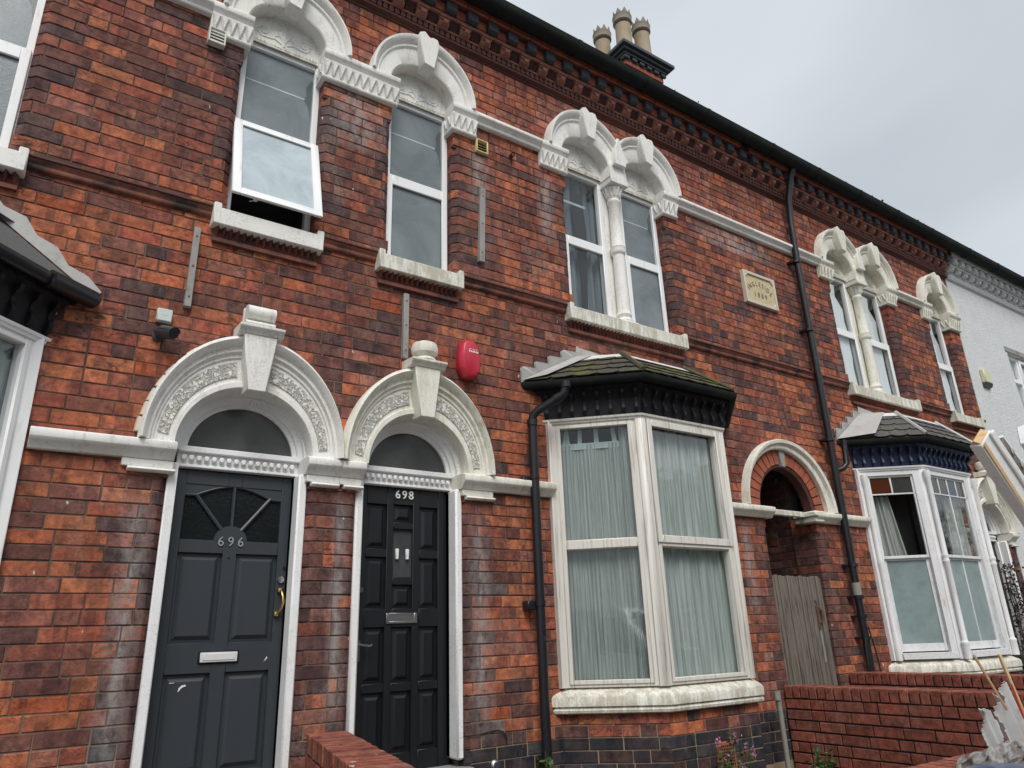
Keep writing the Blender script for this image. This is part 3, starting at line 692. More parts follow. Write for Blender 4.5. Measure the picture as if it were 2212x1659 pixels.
def upper_arch(h, i, mat='plaster', key=True):
    c_, l_, h_ = ARCH_U[i]; ca = thing_part('window_arch', h, (c_, 0, SPR_U)); clip = (l_, h_)
    mb = MB()
    # flat face, cavetto and hood
    arch_ring(mb, c_, SPR_U, AI_U, BI_U, AO_U, BO_U, [(0, .11), (0, -.035), (.05, -.045), (.58, -.045), (.64, -.062), (.74, -.058), (.80, -.085), (.90, -.105), (.97, -.105), (1, -.09), (1, .02)], clip=clip)
    mb.build('arch_moulding', mat, ca)
    t_ = MB(); n = 24; pts = [(c_+(AI_U+.02)*math.cos(math.pi*k/n), SPR_U+(BI_U+.02)*math.sin(math.pi*k/n)) for k in range(n+1)]
    pts = [(c_+AI_U+.01, SPR_U-.045), ]+pts+[(c_-AI_U-.01, SPR_U-.045)]
    t_.prism(pts, .085, .12); t_.build('tympanum', mat, ca)
    z_ = MB()      # toothed lower edge
    nT = 22; w_ = 2*AI_U/nT
    for k in range(nT):
        x = c_-AI_U+k*w_; z_.prism([(x, SPR_U-.043), (x+w_, SPR_U-.043), (x+w_/2, SPR_U-.022)], .072, .0845)
    z_.box(c_-AI_U, c_+AI_U, .074, .0845, SPR_U-.060, SPR_U-.0435)
    z_.build('toothed_edge', 'sillstone', ca)
    s_ = MB()      # carved scrolls
    for sg in (-1, 1):
        def sp(cx, cz, r, turns, a0, dr=1):
            return [(cx+sg*dr*r*(1-t/1.25)*math.cos(a0+t*turns*2*math.pi), .083, cz+r*(1-t/1.25)*math.sin(a0+t*turns*2*math.pi)) for t in [q/14 for q in range(15)]]
        s_.tube(sp(c_+sg*.155, SPR_U+.075, .045, 1.3, 0), .0055, 5)
        s_.tube([(c_+sg*.02, .083, SPR_U+.01), (c_+sg*.07, .083, SPR_U+.035), (c_+sg*.11, .083, SPR_U+.025), (c_+sg*.17, .083, SPR_U+.02), (c_+sg*.20, .083, SPR_U+.06)], .0055, 5)
        s_.tube([(c_, .083, SPR_U+.02), (c_+sg*.03, .083, SPR_U+.08), (c_+sg*.055, .083, SPR_U+.12), (c_+sg*.03, .083, SPR_U+.15)], .006, 5)
        s_.tube([(c_+sg*.005, .083, SPR_U+.06), (c_+sg*.05, .083, SPR_U+.075), (c_+sg*.07, .083, SPR_U+.06)], .005, 5)
    s_.tube([(c_, .083, SPR_U-.01), (c_, .083, SPR_U+.19)], .008, 5)
    s_.build('scrollwork', mat, ca)
    if key:
        k_ = MB(); T_ = [(c_-.045, 6.09), (c_+.055, 6.07), (c_+.105, 6.34), (c_+.085, 6.395), (c_+.045, 6.40), (c_+.01, 6.385), (c_-.035, 6.43), (c_-.085, 6.40), (c_-.075, 6.3)]
        k_.prism(T_, -.135, .0); k_.build('keystone', mat, ca, bevel=.008)
    return ca

def zig_capital(h, x0, x1, z0, z1, mat='plaster', y=-.065, left=None, right=None):
    c = thing_part('capital', h, ((x0+x1)/2, 0, z0)); mb = MB()
    lx = x0-(.02 if left else 0); rx = x1+(.02 if right else 0)
    prof = [(.14, z0), (y*.55, z0), (y*.7, z0+.02), (y*.45, z0+.035), (y, z1-.012), (y, z1), (.14, z1)]
    mb.extx(prof, lx, rx); mb.build('block', mat, c, bevel=.003)
    z_ = MB(); n = max(2, round((rx-lx)/.062)); w_ = (rx-lx)/n
    def bar(a, b):
        (ax, az), (bx, bz) = a, b; z_.tube([(ax, y*.52-.006, az), (bx, y-.003, bz)], .0065, 5)
    for k in range(n):
        x = lx+k*w_
        bar((x+w_/2, z0+.045), (x+.006, z1-.018)); bar((x+w_/2, z0+.045), (x+w_-.006, z1-.018))
    z_.build('zigzag', mat, c)
    for side, xx, sg in ((left, lx, -1), (right, rx, 1)):
        if side:
            q = MB()
            for yy in (-.02, .045):
                q.tube([(xx+sg*.003, yy, z0+.045), (xx+sg*.006, yy-.028, z1-.018)], .0085, 5); q.tube([(xx+sg*.003, yy, z0+.045), (xx+sg*.006, yy+.028, z1-.018)], .0085, 5)
            q.build('zigzag', mat, c)
    return c
def band(h, name, x0, x1, prof, mat):
    mb = MB(); mb.extx(prof, x0, x1); return mb.build(name, mat, h, bevel=.003)
IMP = [(.13, 5.795), (-.045, 5.795), (-.055, 5.815), (-.08, 5.835), (-.085, 5.875), (-.05, 5.888), (.13, 5.888)]
IMP2 = [(.13, 5.785), (-.035, 5.785), (-.045, 5.80), (-.04, 5.815), (-.07, 5.835), (-.085, 5.845), (-.085, 5.875), (-.05, 5.888), (.01, 5.888)]
modes = ['obs', 'obs', 'open', 'obs', 'drape', 'obs', 'white', 'white', 'white']
hw_i = [0, 0, 0, 1, 1, 1, 2, 2, 2]
for i in range(9):
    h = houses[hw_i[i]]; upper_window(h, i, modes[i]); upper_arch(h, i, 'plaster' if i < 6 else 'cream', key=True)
# impost band between arches, abacus over the capitals
def imp(h, x0, x1, mat='plaster'): band(h, 'impost_band', x0, x1, IMP2, mat)
h0, h1, h2 = houses
imp(h0, -.17, .54); imp(h1, 2.70, 3.378); imp(h1, 5.13, 6.34); imp(h2, 6.34, 7.59, 'plaster'); imp(h2, 9.31, 9.99, 'cream'); imp(h0, -3.0, -1.92)
CAPS = [(h0, -.365, -.17, 1, 0), (h0, .54, .80, 0, 1), (h0, 1.36, 1.63, 1, 0), (h1, 1.63, 1.945, 0, 1), (h1, 2.475, 2.70, 1, 0), (h1, 3.378, 3.665, 0, 1), (h1, 4.935, 5.13, 1, 0),
        (h2, 7.59, 7.84, 0, 1), (h2, 9.09, 9.31, 1, 0), (h2, 9.99, 10.205, 0, 1), (h2, 10.75, 11.045, 1, 0)]
for h, a, b, l, r_ in CAPS:
    mt = 'cream' if h is h2 else 'plaster'
    zig_capital(h, a, b, 5.635, 5.794, mt, left=l, right=r_)
    band(h, 'abacus', a-(.02 if l else 0), b+(.02 if r_ else 0), IMP, mt)
# columns between paired lights
def column(h, cx, mat):
    c = thing_part('column', h, (cx, .04, 4.29)); mb = MB()
    mb.lathe([(.075, 4.285), (.08, 4.31), (.06, 4.34), (.074, 4.37), (.062, 4.40), (.058, 4.42), (.055, 5.00), (.066, 5.01), (.072, 5.035), (.066, 5.06), (.072, 5.08), (.056, 5.10), (.052, 5.56), (.064, 5.575), (.064, 5.595), (.054, 5.61), (.06, 5.63), (.088, 5.73)], cx, .04, 20)
    mb.build('shaft', mat, c)
    q = MB(); q.box(cx-.11, cx+.11, -.075, .12, 5.735, 5.795); q.box(cx-.09, cx+.09, -.055, .12, 4.26, 4.284)
    q.build('abacus', mat, c, bevel=.006)
    l = MB()
    for k in range(12):
        a = 2*math.pi*k/12; x, y = cx+.062*math.cos(a), .04+.062*math.sin(a); x2, y2 = cx+.092*math.cos(a), .04+.092*math.sin(a)
        l.tube([(x, y, 5.64), (x2, y2, 5.72)], .012, 5)
    l.build('leaf_carving', mat, c)
    p_ = MB(); p_.box(cx-.1, cx+.1, .10, .16, 4.285, 5.83); p_.build('mullion', mat, c)
    s_ = MB(); s_.prism([(cx-.115, 5.796), (cx+.115, 5.796), (cx+.10, 5.95), (cx, 6.12), (cx-.10, 5.95)], -.062, .1); s_.prism([(cx-.075, 5.93), (cx+.075, 5.93), (cx+.062, 6.07), (cx+.014, 6.25), (cx-.014, 6.25), (cx-.062, 6.07)], -.110, .02); s_.build('springer', mat, c, bevel=.006)
column(h0, -1.04, 'plaster'); column(h1, 4.31, 'plaster'); column(h2, 8.46, 'cream')
# sills and sawtooth courses
for (a, b), h in zip(SILLS, (h0, h0, h1, h1, h2, h2)):
    s_ = MB(); s_.extx([(.12, 4.14), (-.085, 4.14), (-.085, 4.258), (.12, 4.284)], a, b)
    s_.box(a-.001, a+.045, -.0865, .03, 4.139, 4.292); s_.box(b-.045, b+.001, -.0865, .03, 4.139, 4.292)
    s_.build('sill', 'sillstone' if h is not h0 else 'plaster', h, bevel=.006)
    d = MB(); d.box(a+.02, b-.02, -.028, .05, 4.045, 4.072)
    n = int((b-a-.04)/.0405); w_ = (b-a-.04)/n
    for k in range(n):
        x = a+.02+k*w_
        d.add([(x, -.012, 4.138), (x+w_, -.012, 4.138), (x+w_/2, -.020, 4.074), (x+w_/2, -.062, 4.138), (x, .02, 4.138), (x+w_, .02, 4.138), (x+w_/2, .02, 4.074)],
              [(0, 3, 2), (3, 1, 2), (0, 1, 3), (0, 2, 6, 4), (1, 5, 6, 2)])
    d.box(a+.02, b-.02, -.010, .05, 4.0725, 4.1395)
    d.build('sawtooth_course', 'terracotta', h, smooth=0)
# lower string course (red terracotta, sooted top)
for h, a, b in ((h0, -3.0, -1.75), (h0, -.293, .698), (h0, 1.42, 1.63), (h1, 1.63, 1.83), (h1, 2.534, 3.573), (h1, 5.002, 6.34), (h2, 6.34, 7.738), (h2, 9.222, 10.108), (h2, 10.902, 11.05)):
    band(h, 'string_course', a, b, [(.02, 4.205), (-.008, 4.205), (-.024, 4.212), (-.030, 4.228), (-.024, 4.242), (-.036, 4.252), (-.046, 4.268), (.02, 4.268)], 'stringcourse')
    band(h, 'string_top', a, b, [(.02, 4.2685), (-.052, 4.2685), (-.054, 4.283), (-.03, 4.294), (.02, 4.302)], 'terradark')

# ---------------------------------------------------------------- cornice and gutter
def cornice(h, x0, x1, white=False):
    L = (lambda k: 'render') if white else (lambda k: k)
    c = thing_part('cornice', h, ((x0+x1)/2, 0, 6.5))
    def put(me_mb, name, mat, xs):
        o0 = me_mb.build(name, mat, c); me = o0.data; base = WPOS[o0.name].copy()
        for x in xs[1:]:
            link(name, me, base+Vector((x-xs[0], 0, 0)), c)
    P = .2137; off = 2.14
    k0 = math.ceil((x0-off)/P-.01); xs = [off+k*P for k in range(k0, int((x1-off)/P)+1) if off+k*P+.2 < x1+.1]
    mb = MB(); mb.box(x0, x1, .0, .3, 6.53, 6.95); mb.build('frieze_wall', L('terralight') if not white else 'render', c, smooth=0)
    mb = MB(); mb.extx([(-.002, 6.535), (-.045, 6.545), (-.05, 6.562), (-.0045, 6.572)], x0, x1); mb.build('bed_mould', L('terradark'), c)
    # keyhole tiles
    kx = [x for x in [off-.02+k*P/4 for k in range(int((x0-off)/P*4)+1, int((x1-off)/P*4))] if x0 <= x < x1-.05]
    w_ = P/4
    def tile(x):
        t_ = MB(); z0, z1 = 6.573, 6.628
        q = [(0, z0), (.016, z0), (.014, z0+.018), (.007, z0+.030), (.010, z0+.044), (.018, z1), (w_-.018, z1), (w_-.010, z0+.044), (w_-.007, z0+.030), (w_-.014, z0+.018), (w_-.016, z0), (w_, z0), (w_, z1+.008), (0, z1+.008)]
        # one scalloped tongue hanging between two keyholes
        tongue = [(.012, z1), (.010, z0+.03), (.004, z0+.02), (.006, z0+.004), (.014, z0-.004), (w_-.014, z0-.004), (w_-.006, z0+.004), (w_-.004, z0+.02), (w_-.010, z0+.03), (w_-.012, z1)]
        t_.prism([(x+a, b) for a, b in tongue], -.052, -.003); return t_
    put(tile(kx[0]), 'keyhole_tile', L('terradark'), kx)
    mb = MB(); mb.box(x0, x1, -.056, .01, 6.6285, 6.645); mb.box(x0, x1, -.002, .01, 6.565, 6.6285); mb.build('fillet', L('terralight'), c, smooth=0)
    mb = MB(); mb.box(x0, x1, -.04, .01, 6.6455, 6.72); mb.build('red_brick_field', M['brick_red'] if not white else 'render', c, smooth=0)
    # brackets: hooked block
    b_ = MB(); x = xs[0]-.045
    b_.extx([(-.04, 6.705), (-.112, 6.705), (-.112, 6.688), (-.096, 6.684), (-.092, 6.66), (-.075, 6.64), (-.04, 6.632)], x, x+.098)
    b_.extx([(-.0965, 6.683), (-.122, 6.683), (-.119, 6.655), (-.10, 6.640), (-.08, 6.639)], x+.03, x+.075)
    b_.box(x-.006, x+.104, -.124, -.04, 6.7055, 6.722)
    put(b_, 'bracket', L('terralight'), xs)
    # dark scalloped coves between brackets
    d_ = MB(); x = xs[0]+.112
    pts = [(-.04, 6.660), (-.045, 6.70), (-.038, 6.735), (-.022, 6.752), (0, 6.762), (.022, 6.752), (.038, 6.735), (.045, 6.70), (.04, 6.660), (.0, 6.636)]
    n = len(pts); vs = [(x+a, -.045-.08*(zz-6.636)/.13, zz) for a, zz in pts]+[(x+a, .0, zz) for a, zz in pts]
    d_.add(vs, [tuple(range(n)), tuple(range(2*n-1, n-1, -1))]+[(i, i+n, (i+1) % n+n, (i+1) % n) for i in range(n)])
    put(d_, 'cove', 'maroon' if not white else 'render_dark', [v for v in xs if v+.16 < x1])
    mb = MB(); mb.box(x0, x1, -.118, .01, 6.7225, 6.748); mb.build('moulded_slab', L('terralight'), c, smooth=0)
    bb = MB(); x = xs[0]-.01; bb.box(x, x+.103, -.175, -.10, 6.756, 6.845)
    put(bb, 'blue_block', L('blueblock'), xs)
    rb = MB(); x = xs[0]+.108; rb.box(x, x+.092, -.128, -.02, 6.756, 6.845)
    put(rb, 'brick', M['brick_red'] if not white else 'render', [v for v in xs if v+.2 < x1])
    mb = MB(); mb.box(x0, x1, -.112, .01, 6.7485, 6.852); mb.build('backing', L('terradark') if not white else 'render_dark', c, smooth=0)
    xx = []; x = x0+.003
    ov = MB(); ov.box(x0+.003, x0+.222, -.195, .0, 6.858, 6.925)
    put(ov, 'brick', M['brick_red'] if not white else 'render', [x0+k*.228 for k in range(int((x1-x0)/.228+.02))])
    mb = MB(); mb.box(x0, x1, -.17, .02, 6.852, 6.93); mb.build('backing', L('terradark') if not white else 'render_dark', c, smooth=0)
    # gutter and roof
    g = MB(); prof = [(-.20+.0, 6.90)]+[(-.268+.078*math.cos(a), 6.945+.082*math.sin(a)) for a in [math.pi*2-math.pi*k/9 for k in range(10)]]+[(-.35, 6.965), (-.335, 6.965), (-.21, 6.955)]
    g.extx(prof, x0, x1)
    for k in range(int((x1-x0)/.9)+1):
        x = x0+.25+k*.9; 
        if x+.05 < x1: g.extx([(-.268+.086*math.cos(a), 6.945+.09*math.sin(a)) for a in [math.pi*2-math.pi*k2/9 for k2 in range(10)]]+[(-.352, 6.97), (-.2, 6.96)], x, x+.045)
    g.build('gutter', 'gutter', c)
    ro = MB()
    nr = int((x1-x0)/.26); w2 = (x1-x0)/nr
    for k in range(nr):
        x = x0+k*w2; dz = rnd.uniform(-.004, .006)
        ro.add([(x+.003, -.30, 6.972+dz), (x+w2-.003, -.30, 6.972+dz), (x+w2-.003, .1, 7.222+dz), (x+.003, .1, 7.222+dz), (x+.003, -.30, 6.984+dz), (x+w2-.003, -.30, 6.984+dz), (x+w2-.003, .1, 7.234+dz), (x+.003, .1, 7.234+dz)],
               [(0, 3, 2, 1), (4, 5, 6, 7), (0, 1, 5, 4), (1, 2, 6, 5), (2, 3, 7, 6), (3, 0, 4, 7)])
    ro.build('eaves_slates', 'slate', c, smooth=0, kind='stuff')
    r2 = MB(); r2.add([(x0, -.22, 7.00), (x1, -.22, 7.00), (x1, 3.6, 9.38), (x0, 3.6, 9.38), (x0, 7.2, 7.1), (x1, 7.2, 7.1)], [(0, 1, 2, 3), (3, 2, 5, 4)])
    r2.add([(x0, -.22, 6.95), (x1, -.22, 6.95), (x1, 3.6, 9.33), (x0, 3.6, 9.33), (x0, 7.2, 7.05), (x1, 7.2, 7.05)], [(3, 2, 1, 0), (4, 5, 2, 3)])
    r2.build('roof', 'slate', h, smooth=0)
    mo = MB()
    for k in range(int((x1-x0)*6)):
        if rnd.random() < .6:
            x = rnd.uniform(x0, x1); r_ = rnd.uniform(.006, .02); y = rnd.uniform(-.345, -.28); zz = rnd.uniform(6.965, 6.995)
            mo.lathe([(r_*.7, zz-.01), (r_, zz), (r_*.5, zz+r_*.9)], x, y, 6)
    mo.build('moss', 'moss', c, kind='stuff')
M['moss'] = simple('moss', (.04, .05, .015), .95, .4, 40, bump=.8)
M['render_dark'] = simple('darker_white_paint', (.33, .33, .33), .85, .25, 20, bump=.4)  # darker white for the cornice coves and backing
t = NT('red_cornice_brick'); t.col(t.mix(t.ramp(t.noise(11, 5, .7), .35, .65), (.40, .12, .06), (.25, .07, .045))); t.rough(.88); t.bump(t.noise(90, 5, .6), .5, .005); M['brick_red'] = t.m
cornice(h0, -3.0, 1.63); cornice(h1, 1.63, 6.34); cornice(h2, 6.34, 11.05)

# ---------------------------------------------------------------- chimney
ch = thing_part('chimney', h1, (6.6, 2.1, 7.6))
CX0, CX1, CY0, CY1 = 6.25, 6.93, 1.5, 2.55
mb = MB(); mb.box(CX0+.03, CX1-.03, CY0+.03, CY1-.03, 7.4, 9.50); mb.build('stack_core', 'mortar', ch, smooth=0)
cb = []
def nob(a, b): return []
for (a, b, T_, rr) in ((CX0, CX1, lambda p: (p[0], CY0-p[1], p[2]), 0), (CY0, CY1, None, 1)):
    tmp = []
    lay(tmp, a, b, 8.3, 9.33, nob, lambda x, z: vary(pick([(RED, 4), (ORANGE, 2), (BROWN, 2), (PINK, 1)])))
    for r_ in tmp:
        if rr == 0: r_['loc'] = Vector((r_['loc'].x, CY0+r_['loc'].y, r_['loc'].z)); r_['rot'] = 0
        else:
            y = r_['loc'].x; r_['loc'] = Vector((CX0+r_['loc'].y, CY1-(y-CY0), r_['loc'].z)); r_['rot'] = -math.pi/2
        cb.append(r_)
place_bricks(cb, ch, 300, stuffname='brickwork')
mb = MB()
def ringbox(mb, o, z0, z1): mb.box(CX0-o, CX1+o, CY0-o, CY1+o, z0, z1)
ringbox(mb, .025, 9.335, 9.40); ringbox(mb, .045, 9.41, 9.485); mb.build('corbelled_courses', M['brick_red'], ch, bevel=.004)
mb = MB(); ringbox(mb, .05, 9.488, 9.54)
n = 6
for k in range(n):
    x = CX0-.075+k*(CX1-CX0+.15-.09)/(n-1); mb.box(x, x+.09, CY0-.085, CY0-.045, 9.490, 9.545)
    y = CY0-.075+k*(CY1-CY0+.15-.09)/(n-1); mb.box(CX0-.085, CX0-.045, y, y+.09, 9.491, 9.546)
ringbox(mb, .095, 9.548, 9.592); ringbox(mb, .135, 9.594, 9.640); ringbox(mb, .18, 9.642, 9.70); ringbox(mb, .12, 9.702, 9.75)
mb.build('blue_brick_cap', 'blueblock', ch, bevel=.006)
mb = MB(); ringbox(mb, .05, 9.76, 9.80); mb.build('flaunching', 'slate2', ch, bevel=.02)
for px_, py_, dz in ((6.44, 2.12, 0.15), (6.40, 1.62, .03), (6.84, 1.66, .12)):
    pm = MB(); z = 9.9+dz
    pm.lathe([(.125, z-.15-dz), (.118, z+.38), (.125, z+.40), (.10, z+.42)], px_, py_, 20)
    pt = pm.build('chimney_pot', 'pot', ch)
    hm = MB()
    hm.lathe([(.10, z+.40), (.10, z+.62)], px_, py_, 16)
    hm2 = MB(); z1 = z+.44
    prof = [(.128, z1), (.145, z1+.015), (.142, z1+.10), (.150, z1+.12), (.138, z1+.13)]
    hm2.lathe(prof, px_, py_, 24)
    nn = 8
    for k in range(nn):
        a0, a1 = 2*math.pi*k/nn, 2*math.pi*(k+1)/nn; am = (a0+a1)/2
        def P_(a, r_, zz): return (px_+r_*math.cos(a), py_+r_*math.sin(a), zz)
        hm2.add([P_(a0, .138, z1+.13), P_(a1, .138, z1+.13), P_(am, .134, z1+.235), P_(a0, .118, z1+.13), P_(a1, .118, z1+.13), P_(am, .122, z1+.235)],
                [(0, 1, 2), (5, 4, 3), (0, 2, 5, 3), (1, 4, 5, 2), (0, 3, 4, 1)])
    hm2.build('pot_crown', 'pothood', ch)

# ---------------------------------------------------------------- door surrounds
def door_arch(h, k):
    c_, ao, ai, x0, x1, dc, dh = DOORS[k]; mat = 'plaster' if k == 0 else 'cream'
    A = thing_part('door_arch', h, (c_, 0, SPR_D))
    bo = .705; bi = .375
    mb = MB()
    arch_ring(mb, c_, SPR_D, ai, bi, ao, bo, [(0, .12), (0, -.03), (.04, -.05), (.14, -.05), (.16, -.038), (.60, -.038), (.62, -.05), (.68, -.05), (.72, -.072), (.80, -.072), (.84, -.10), (.93, -.12), (1, -.10), (1, .02)], n=56)
    mb.build('arch_moulding', mat, A)
    for t0, t1 in ((.10, math.pi/2-.22), (math.pi/2+.22, math.pi-.10)):
        p_ = MB(); arch_ring(p_, c_, SPR_D, ai, bi, ao, bo, [(.24, -.036), (.25, -.046), (.53, -.046), (.54, -.036)], n=26, t0=t0, t1=t1)
        p_.build('vermiculated_panel', 'rough', A)
    if k == 0:
        for q in range(9):
            a0 = math.pi*(.60+.042*q)+rnd.uniform(0, .02); e_ = MB(); arch_ring(e_, c_, SPR_D, ao-.01, bo-.01, ao+rnd.uniform(.008, .028), bo+rnd.uniform(.008, .028), [(0, .01), (0, -.03), (.8, -.022-rnd.uniform(0, .01)), (1, .01)], n=4, t0=a0, t1=a0+.115)
            e_.build('crumbling_render', 'plaqueborder', A)
    # stepped timber architrave and fanlight
    rO = dh+.045
    f = MB(); arch_ring(f, dc, SPR_D+.0, dh-.035, dh-.045, ai+.01, bi+.005, [(0, .16), (0, .125), (.28, .12), (.30, .10), (.62, .09), (.66, .065), (.98, .06), (1, .04), (1, .16)], n=48)
    f.build('architrave', 'paintwood', A)
    g = MB(); nn = 24; r_ = dh-.02; g.prism([(dc+r_*math.cos(math.pi*q/nn), SPR_D-.0+.01+(r_-.01)*math.sin(math.pi*q/nn)) for q in range(nn+1)], .145, .152)
    g.build('fanlight_pane', 'obscure_dark', A)
    tr = MB(); tr.box(dc-dh-.01, dc+dh+.01, .095, .17, 2.70, 2.735); tr.box(dc-dh-.01, dc+dh+.01, .125, .17, 2.612, 2.70); tr.box(dc-dh-.01, dc+dh+.01, .110, .126, 2.612, 2.630)
    tr.build('transom', 'paintwood', A, bevel=.004)
    dn = MB(); w_ = .042; nd = int(2*dh/w_); 
    for q in range(nd):
        x = dc-dh+.01+q*(2*dh-.02)/nd; dn.box(x, x+.026, .095, .126, 2.650, 2.682)
    dn.build('dentils', 'paintwood', A, bevel=.006)
    # keystone
    ks = MB(); ks.prism([(c_-.055, 3.05), (c_+.055, 3.05), (c_+.10, 3.41), (c_-.10, 3.41)], -.145, .0)
    ks.build('keystone', mat, A, bevel=.006)
    kc = MB(); kc.extx([(0, 3.41), (-.150, 3.41), (-.158, 3.43), (-.182, 3.445), (-.182, 3.462), (0, 3.48)], c_-.135, c_+.135); kc.build('keystone_cap', mat, A, bevel=.003)
    kt = MB()
    if k == 0:
        kt.extx([(0, 3.475), (-.10, 3.475), (-.115, 3.50), (-.10, 3.52), (0, 3.52)], c_-.09, c_+.09)
        kt.extx([(-.07+.065*math.cos(a), 3.575+.052*math.sin(a)) for a in [2*math.pi*q/14 for q in range(14)]], c_-.085, c_+.085); kt.box(c_-.09, c_+.09, -.03, 0, 3.50, 3.625)
    else:
        kt.lathe([(.088, 3.475), (.078, 3.49), (.060, 3.503), (.068, 3.515), (.092, 3.53), (.098, 3.565), (.086, 3.603), (.05, 3.62)], c_, -.085, 18)
    kt.build('finial', mat, A)
    # jamb posts
    for sx, xo, xi in ((0, x0+.002, dc-dh), (1, x1-.002, dc+dh)):
        jm = MB()
        if sx == 0: jm.box(xo, xo+.052, .010, .17, .9 if k else .55, 2.61); jm.box(xo+.052, xi, .10, .17, .9 if k else .55, 2.61)
        else: jm.box(xo-.052, xo, .010, .17, .9 if k else .55, 2.61); jm.box(xi, xo-.052, .10, .17, .9 if k else .55, 2.61)
        jm.build('door_post', 'paintwood', A, bevel=.012)
    return A
for k, h in ((0, h0), (1, h1), (2, h2)): door_arch(h, k)
STR = [(.12, 2.605), (-.035, 2.605), (-.045, 2.625), (-.065, 2.64), (-.085, 2.66), (-.088, 2.70), (-.05, 2.714), (.12, 2.714)]
for h, a, b, mt in ((h0, -.035, .66, 'plaster'), (h0, 1.41, 1.63, 'plaster'), (h1, 1.63, 1.79, 'plaster'), (h1, 2.52, 3.325, 'cream'), (h1, 5.30, 5.935, 'cream'), (h1, 6.61, 7.0, 'cream'), (h2, 7.0, 7.555, 'cream'), (h2, 9.66, 10.12, 'cream'), (h2, 10.87, 11.05, 'cream')):
    band(h, 'door_string', a, b, STR, mt)
for h, a, b, mt in ((h0, .40, .66, 'plaster'), (h0, 1.42, 1.63, 'plaster'), (h1, 1.63, 1.78, 'plaster'), (h1, 2.53, 2.785, 'cream'), (h2, 9.86, 10.1, 'cream'), (h2, 10.89, 11.05, 'cream')):
    mb = MB(); mb.box(a, b, -.028, .1, 2.56, 2.604); mb.extx([(.1, 2.535), (-.032, 2.535), (-.045, 2.547), (-.032, 2.56), (.1, 2.56)], a+.03, b+(.0 if b in (1.63,) else .012)); mb.build('pilaster_block', mt, h, bevel=.003)

# ---------------------------------------------------------------- doors
def panel_door(h, x0, x1, z0, z1, panels, mat, y=.15, glasses=()):
    d = thing_part('front_door', h, ((x0+x1)/2, y, z0))
    mb = MB(); grid_frame(mb, x0, x1, z0, z1, list(panels)+list(glasses), y, y+.035); mb.build('door_frame', mat, d, bevel=.003)
    bk = MB(); bk.box(x0+.01, x1-.01, y+.030, y+.045, z0+.01, z1-.01); bk.build('door_back', mat, d, smooth=0)
    for a, b, c, e_ in panels:
        p_ = MB(); p_.raised(a+.004, b-.004, c+.004, e_-.004, y+.024, y+.022, .012); p_.raised(a+.018, b-.018, c+.018, e_-.018, y+.022, y+.006, .022)
        p_.box(a, b, y+.024, y+.03, c, e_)
        p_.build('panel', mat, d, smooth=0)
    return d
# 696
P696 = [(.765, 1.01, 1.638, 2.13), (1.085, 1.33, 1.636, 2.13), (.765, 1.005, .98, 1.482), (1.082, 1.325, .98, 1.482)]
d = panel_door(h0, .711, 1.402, .87, 2.605, P696, 'doorgrey', glasses=[(.768, 1.327, 2.203, 2.525)])
gm = MB(); gm.box(.76, 1.335, .172, .178, 2.19, 2.535); gm.build('glass', 'doorglass', d, smooth=0)
gm = MB(); cx, cz = 1.047, 2.205     # fan of glazing bars in the door
for pts in ([(cx-.055, cz+.06), (.831, 2.463)], [(cx, cz+.07), (1.045, 2.522)], [(cx+.055, cz+.06), (1.262, 2.468)]):
    gm.tube([(pts[0][0], .160, pts[0][1]), (pts[1][0], .160, pts[1][1])], .011, 6)
arc = [(.831+ (1.262-.831)*q/16, .160, 2.463+.062*math.sin(math.pi*q/16)) for q in range(17)]
gm.tube([(.768, .160, 2.461)]+arc+[(1.327, .160, 2.461)], .008, 6)
sp1 = [(.768, 2.455), (.831, 2.458)]+[(x, z-.002) for x, _, z in arc]+[(1.327, 2.455), (1.327, 2.526), (.768, 2.526)]
gm.prism(sp1, .155, .172)
gm.prism([(cx+.088*math.cos(math.pi*q/14), 2.2+.085*math.sin(math.pi*q/14)) for q in range(15)], .150, .17)
gm.prism([(cx+.095*math.cos(math.pi*q/14), 2.2+.092*math.sin(math.pi*q/14)) for q in range(15)], .156, .171)
gm.build('fan_glazing_bars', 'doorgrey', d)
for ch_, xx in zip('696', (.992, 1.048, 1.104)): text_obj('numeral', ch_, .078, .003, (xx, .146, 2.172), 'darknumber', d, .95)
lb = MB(); lb.box(.932, 1.15, .142, .151, 1.528, 1.594); lb.build('letterbox', 'blackpaint', d, bevel=.004)
lb = MB(); lb.box(.941, 1.14, .134, .1425, 1.536, 1.588); lb.box(.955, 1.128, .130, .135, 1.545, 1.582); lb.build('letterbox_flap', 'whiteflap', d, bevel=.004)
lk = MB(); lk.tube([(1.355, .135, 1.985), (1.355, .151, 1.985)], .019, 18); lk.tube([(1.355, .128, 1.985), (1.355, .136, 1.985)], .012, 14); lk.build('lock', 'chrome', d)
hd = MB(); hd.tube([(1.357, .135, 1.925), (1.359, .118, 1.915), (1.363, .10, 1.885), (1.366, .098, 1.855), (1.362, .105, 1.825), (1.350, .120, 1.80), (1.344, .138, 1.785)], .008, 10, radii=[.010, .009, .007, .009, .007, .008, .010])
hd.lathe([(.017, 1.912), (.019, 1.922), (.017, 1.934)], 1.357, .140, 14); hd.lathe([(.017, 1.776), (.019, 1.788), (.017, 1.80)], 1.344, .142, 14); hd.build('handle', 'brass', d)
sc = MB(); sc.prism([(.848, 1.392), (.852, 1.412), (.866, 1.425), (.884, 1.427), (.887, 1.419), (.873, 1.416), (.862, 1.408), (.855, 1.398)], .1515, .156); sc.prism([(.80, 1.437), (.825, 1.438), (.825, 1.440), (.80, 1.440)], .1515, .156)
sc.prism([(1.293, 1.528), (1.312, 1.545), (1.308, 1.555), (1.300, 1.540)], .1475, .151); sc.build('paint_scratch', 'number', d)
